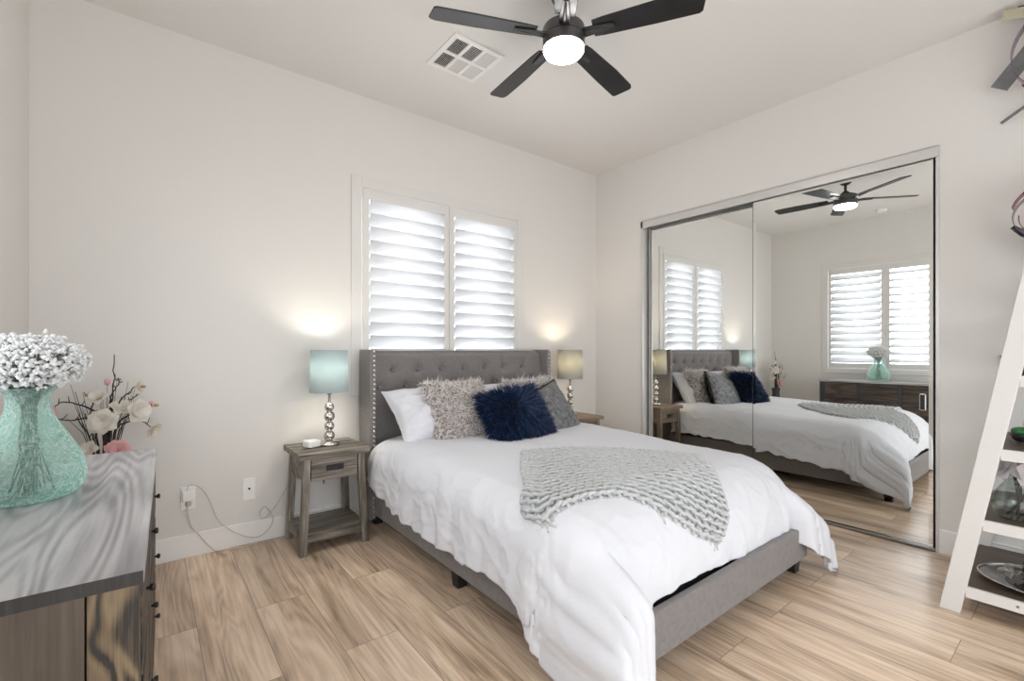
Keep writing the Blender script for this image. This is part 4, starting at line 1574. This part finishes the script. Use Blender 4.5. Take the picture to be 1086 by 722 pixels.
MB().tube([(TA * math.cos(a), TB * math.sin(a), 0.026) for a in [2 * PI * k / 72 for k in range(72)]], 0.004, 6, closed=True).build('tray_rim', M['chrome'], tray)
M['crumple'] = plain('silver_grey_leaves', (0.46, 0.43, 0.40), 0.5, metal=0.2, var=(40, 0.35))
lf = thing('leaf_garland', (LX + 0.255, 0.205, SHZ[0] + 0.004), 0.25, label='bunch of silvery grey artificial leaves lying in the oval tray', cat='decoration')
r = random.Random(77)
for i in range(16):
    a = r.uniform(0, 6.28)
    c = Vector((r.uniform(-0.07, 0.07), r.uniform(-0.11, 0.10), 0.010 + 0.0018 * i))
    L_ = r.uniform(0.05, 0.08)
    lb = MB()
    lb.grid(lambda u, v: c + Vector((math.cos(a), math.sin(a), 0)) * (L_ * (v - 0.5)) + Vector((-math.sin(a), math.cos(a), 0)) * ((2 * u - 1) * 0.022 * math.sin(PI * min(0.98, v * 0.9 + 0.08))) + Vector((0, 0, 0.012 * abs(2 * u - 1) + 0.010 * math.sin(v * 3))), 5, 8)
    lb.build('leaf', M['crumple'], lf)
vt_ = MB().lathe([(0.001, 0), (0.028, 0), (0.031, 0.045), (0.034, 0.055), (0.030, 0.055), (0.027, 0.006), (0.001, 0.005)], 28, cap0=False, cap1=False)
o = vt_.build('votive_holder', M['bowlglass'], loc=(LX + 0.42, 0.215, SHZ[0] + 0.006))
tag(o, 'small clear glass votive holder at the back rim of the oval tray', 'candle holder')

# glass bowl with dark twigs and pale flower
BXc, BYc, BZ = LX + 0.175, 0.236, SHZ[1] - 0.003
bp_ = [(0.045, 0.0), (0.070, 0.005), (0.090, 0.030), (0.096, 0.062), (0.089, 0.100), (0.066, 0.140), (0.052, 0.165), (0.062, 0.190)]
bowl = MB().lathe(bp_ + [(r_ - 0.004, z_ + 0.002) for r_, z_ in reversed(bp_)] + [(0.001, 0.006)], 48, cap1=False).build('glass_bowl', M['bowlglass'], loc=(BXc, BYc, BZ))
tag(bowl, 'round clear glass vase holding dark twigs on the second ladder shelf', 'vase')
tw = thing('twig_bunch', (BXc, BYc, BZ), label='bunch of dark twigs with pale silky flowers in the clear glass vase', cat='flowers')
for i in range(8):
    jj = random.Random(i + 50)
    a = jj.uniform(0, 6.28)
    b_r = jj.uniform(0.02, 0.06)
    a2 = a + PI + jj.uniform(-0.5, 0.5)
    MB().tube(spline([(b_r * math.cos(a), b_r * math.sin(a), 0.014), (0.008 * math.cos(a2), 0.008 * math.sin(a2), 0.09), (0.03 * math.cos(a2), 0.03 * math.sin(a2), 0.185), (0.055 * math.cos(a2), 0.055 * math.sin(a2), 0.235)], 5), [0.0042] * 6 + [0.0036] * 10, 6).build('twig', M['twig'], tw)
M['silk'] = translucent('silvery_petals', (0.62, 0.60, 0.62), 0.3, 0.35)
for i, (p, ax, R) in enumerate((((-0.055, 0.045, 0.228), (-0.7, 0.5, 0.5), 0.060), ((-0.06, -0.035, 0.222), (-0.9, -0.2, 0.4), 0.060), ((0.03, -0.06, 0.235), (0.2, -0.8, 0.6), 0.055), ((0.05, 0.045, 0.240), (0.5, 0.5, 0.7), 0.055))):
    petal_flower(p, ax, R, M['silk'], ((5, 0.5), (6, 1.1)), i + 41).build('silk_flower', M['silk'], tw)

# third shelf: green bird-like ornament
M['green'] = plain('green_glaze', (0.03, 0.16, 0.05), 0.2)
orn = thing('green_ornament', (LX + 0.355, 0.248, SHZ[2] - 0.003), 0.5, label='green topped black and white ornament on the third ladder shelf', cat='ornament')
b = MB().ball((0, 0, 0.030), 0.030, 20, 12, (1.5, 1.0, 1.0))
b.tube(spline([(0.02, 0, 0.035), (0.05, 0, 0.030), (0.085, 0.0, 0.024)], 4), [0.022, 0.020, 0.018, 0.016, 0.014, 0.012, 0.010, 0.008, 0.005], 10)
b.build('ornament_body', M['black'], orn)
MB().ball((-0.008, 0, 0.052), 0.034, 20, 12, (1.25, 1.05, 0.62)).build('green_cap', M['green'], orn)
b = MB().tube(spline([(-0.035, -0.030, 0.010), (0.0, -0.037, 0.030), (0.045, -0.030, 0.052)], 5), 0.006, 8)
tag(b.build('white_band', M['whitepl'], orn), 'white band across the front')
MB().ball((0.03, -0.05, 0.010), 0.018, 14, 10, (1.3, 0.8, 0.55)).build('white_foot', M['whitepl'], orn)
cndl = thing('black_candle_holder', (LX + 0.255, 0.226, SHZ[3] - 0.003), label='small black candle holder on the fourth ladder shelf', cat='candle holder')
MB().lathe([(0.030, 0), (0.030, 0.006), (0.010, 0.014), (0.010, 0.030), (0.026, 0.040), (0.028, 0.055), (0.022, 0.055), (0.001, 0.044)], 28, cap1=False).build('holder_cup', M['black'], cndl)

# ------------------------------------------------------------------ metal wall sculpture, upper right
art = thing('wall_sculpture', (XR, 0.0, 2.4), label='abstract metal wall sculpture of grey strips and crimson rings, upper right', cat='wall art')


def ribbon(pts, w, t, wdir):
    """a flat bent strip along pts, width along wdir"""
    P_ = [Vector(p) for p in pts]
    wd = Vector(wdir).normalized()
    b_ = MB()
    vs, fs = [], []
    for i, p in enumerate(P_):
        tg = (P_[min(i + 1, len(P_) - 1)] - P_[max(i - 1, 0)]).normalized()
        ww = (wd - tg * wd.dot(tg)).normalized()
        nn = tg.cross(ww)
        for a_, c_ in ((-1, -1), (1, -1), (1, 1), (-1, 1)):
            vs.append(p + ww * w / 2 * a_ + nn * t / 2 * c_)
    for i in range(len(P_) - 1):
        for k in range(4):
            k2 = (k + 1) % 4
            fs.append((i * 4 + k, i * 4 + k2, (i + 1) * 4 + k2, (i + 1) * 4 + k))
    fs += [(3, 2, 1, 0), tuple((len(P_) - 1) * 4 + k for k in range(4))]
    return b_.add(vs, fs)


def ring_strip(c, ry, rz, w, t, a0=0.0, a1=2 * PI, n=48):
    pts = [(c[0], c[1] + ry * math.cos(a0 + (a1 - a0) * k / n), c[2] + rz * math.sin(a0 + (a1 - a0) * k / n)) for k in range(n + 1)]
    return ribbon(pts, w, t, (1, 0, 0))


AXo = -0.10
ribbon([(AXo, 0.352, 0.225), (AXo, 0.22, 0.40), (AXo + 0.02, 0.05, 0.50), (AXo + 0.03, -0.15, 0.52)], 0.078, 0.003, (0, 0.8, 0.6)).build('steel_strip', M['gmetal'], art)
ribbon([(AXo - 0.02, 0.335, 0.600), (AXo, 0.24, 0.585), (AXo + 0.02, 0.05, 0.53), (AXo + 0.03, -0.2, 0.42)], 0.05, 0.003, (-0.5, 0, 1)).build('bronze_strip', M['bronze'], art)
ring_strip((AXo, 0.10, 0.36), 0.205, 0.23, 0.06, 0.003).build('violet_ring', M['purm'], art)
ring_strip((AXo + 0.02, 0.09, 0.36), 0.175, 0.20, 0.04, 0.003).build('crimson_ring', M['redm'], art)
ring_strip((AXo, 0.10, -0.47), 0.205, 0.165, 0.07, 0.003, 0.2, 2.95).build('crimson_arc', M['redm'], art)
ring_strip((AXo, 0.10, -0.49), 0.200, 0.150, 0.055, 0.003).build('violet_ring', M['purm'], art)
ring_strip((AXo + 0.02, 0.10, -0.49), 0.180, 0.130, 0.04, 0.003, 2.6, 6.4).build('crimson_arc', M['redm'], art)
ribbon([(AXo - 0.02, 0.300, -0.535), (AXo - 0.01, 0.262, -0.575), (AXo, 0.18, -0.63)], 0.040, 0.003, (0, 0.6, 0.8)).build('steel_strip', M['gmetal'], art)
ribbon([(AXo + 0.06, 0.350, 0.055), (AXo + 0.06, 0.25, 0.12), (AXo + 0.06, 0.05, 0.20), (AXo + 0.06, -0.2, 0.10)], 0.016, 0.003, (0, 0.3, 1)).build('steel_strip', M['gmetal'], art)
ribbon([(AXo + 0.06, 0.270, 0.225), (AXo + 0.06, 0.20, 0.26), (AXo + 0.06, 0.05, 0.26)], 0.018, 0.003, (0, 0.3, 1)).build('crimson_arc', M['redm'], art)
MB().tube(spline([(AXo, 0.28, 0.625), (AXo, 0.22, 0.612), (AXo, 0.10, 0.62)], 6), 0.006, 8).build('wire', M['black'], art)
ribbon([(AXo + 0.07, 0.352, -1.235), (AXo + 0.07, 0.30, -1.225), (AXo + 0.07, 0.10, -1.10), (AXo + 0.07, -0.02, -0.8)], 0.035, 0.003, (0, 0.4, 1)).build('steel_strip', M['gmetal'], art)
sp_ = MB()
for yy, zz in ((0.10, 0.36), (0.02, -0.40), (0.05, 0.52)):
    sp_.tube([(0.0, yy - 0.05, zz), (AXo + 0.02, yy - 0.05, zz)], 0.006, 8)
sp_.tube([(-0.05, 0.0, 0.55), (-0.05, -0.02, -0.60)], 0.008, 8)
sp_.tube([(-0.05, 0.0, 0.52), (-0.08, 0.02, 0.52)], 0.006, 8)
sp_.tube([(-0.05, -0.02, -0.60), (AXo + 0.07, -0.02, -0.80)], 0.006, 8)
sp_.build('support_rods', M['gmetal'], art)
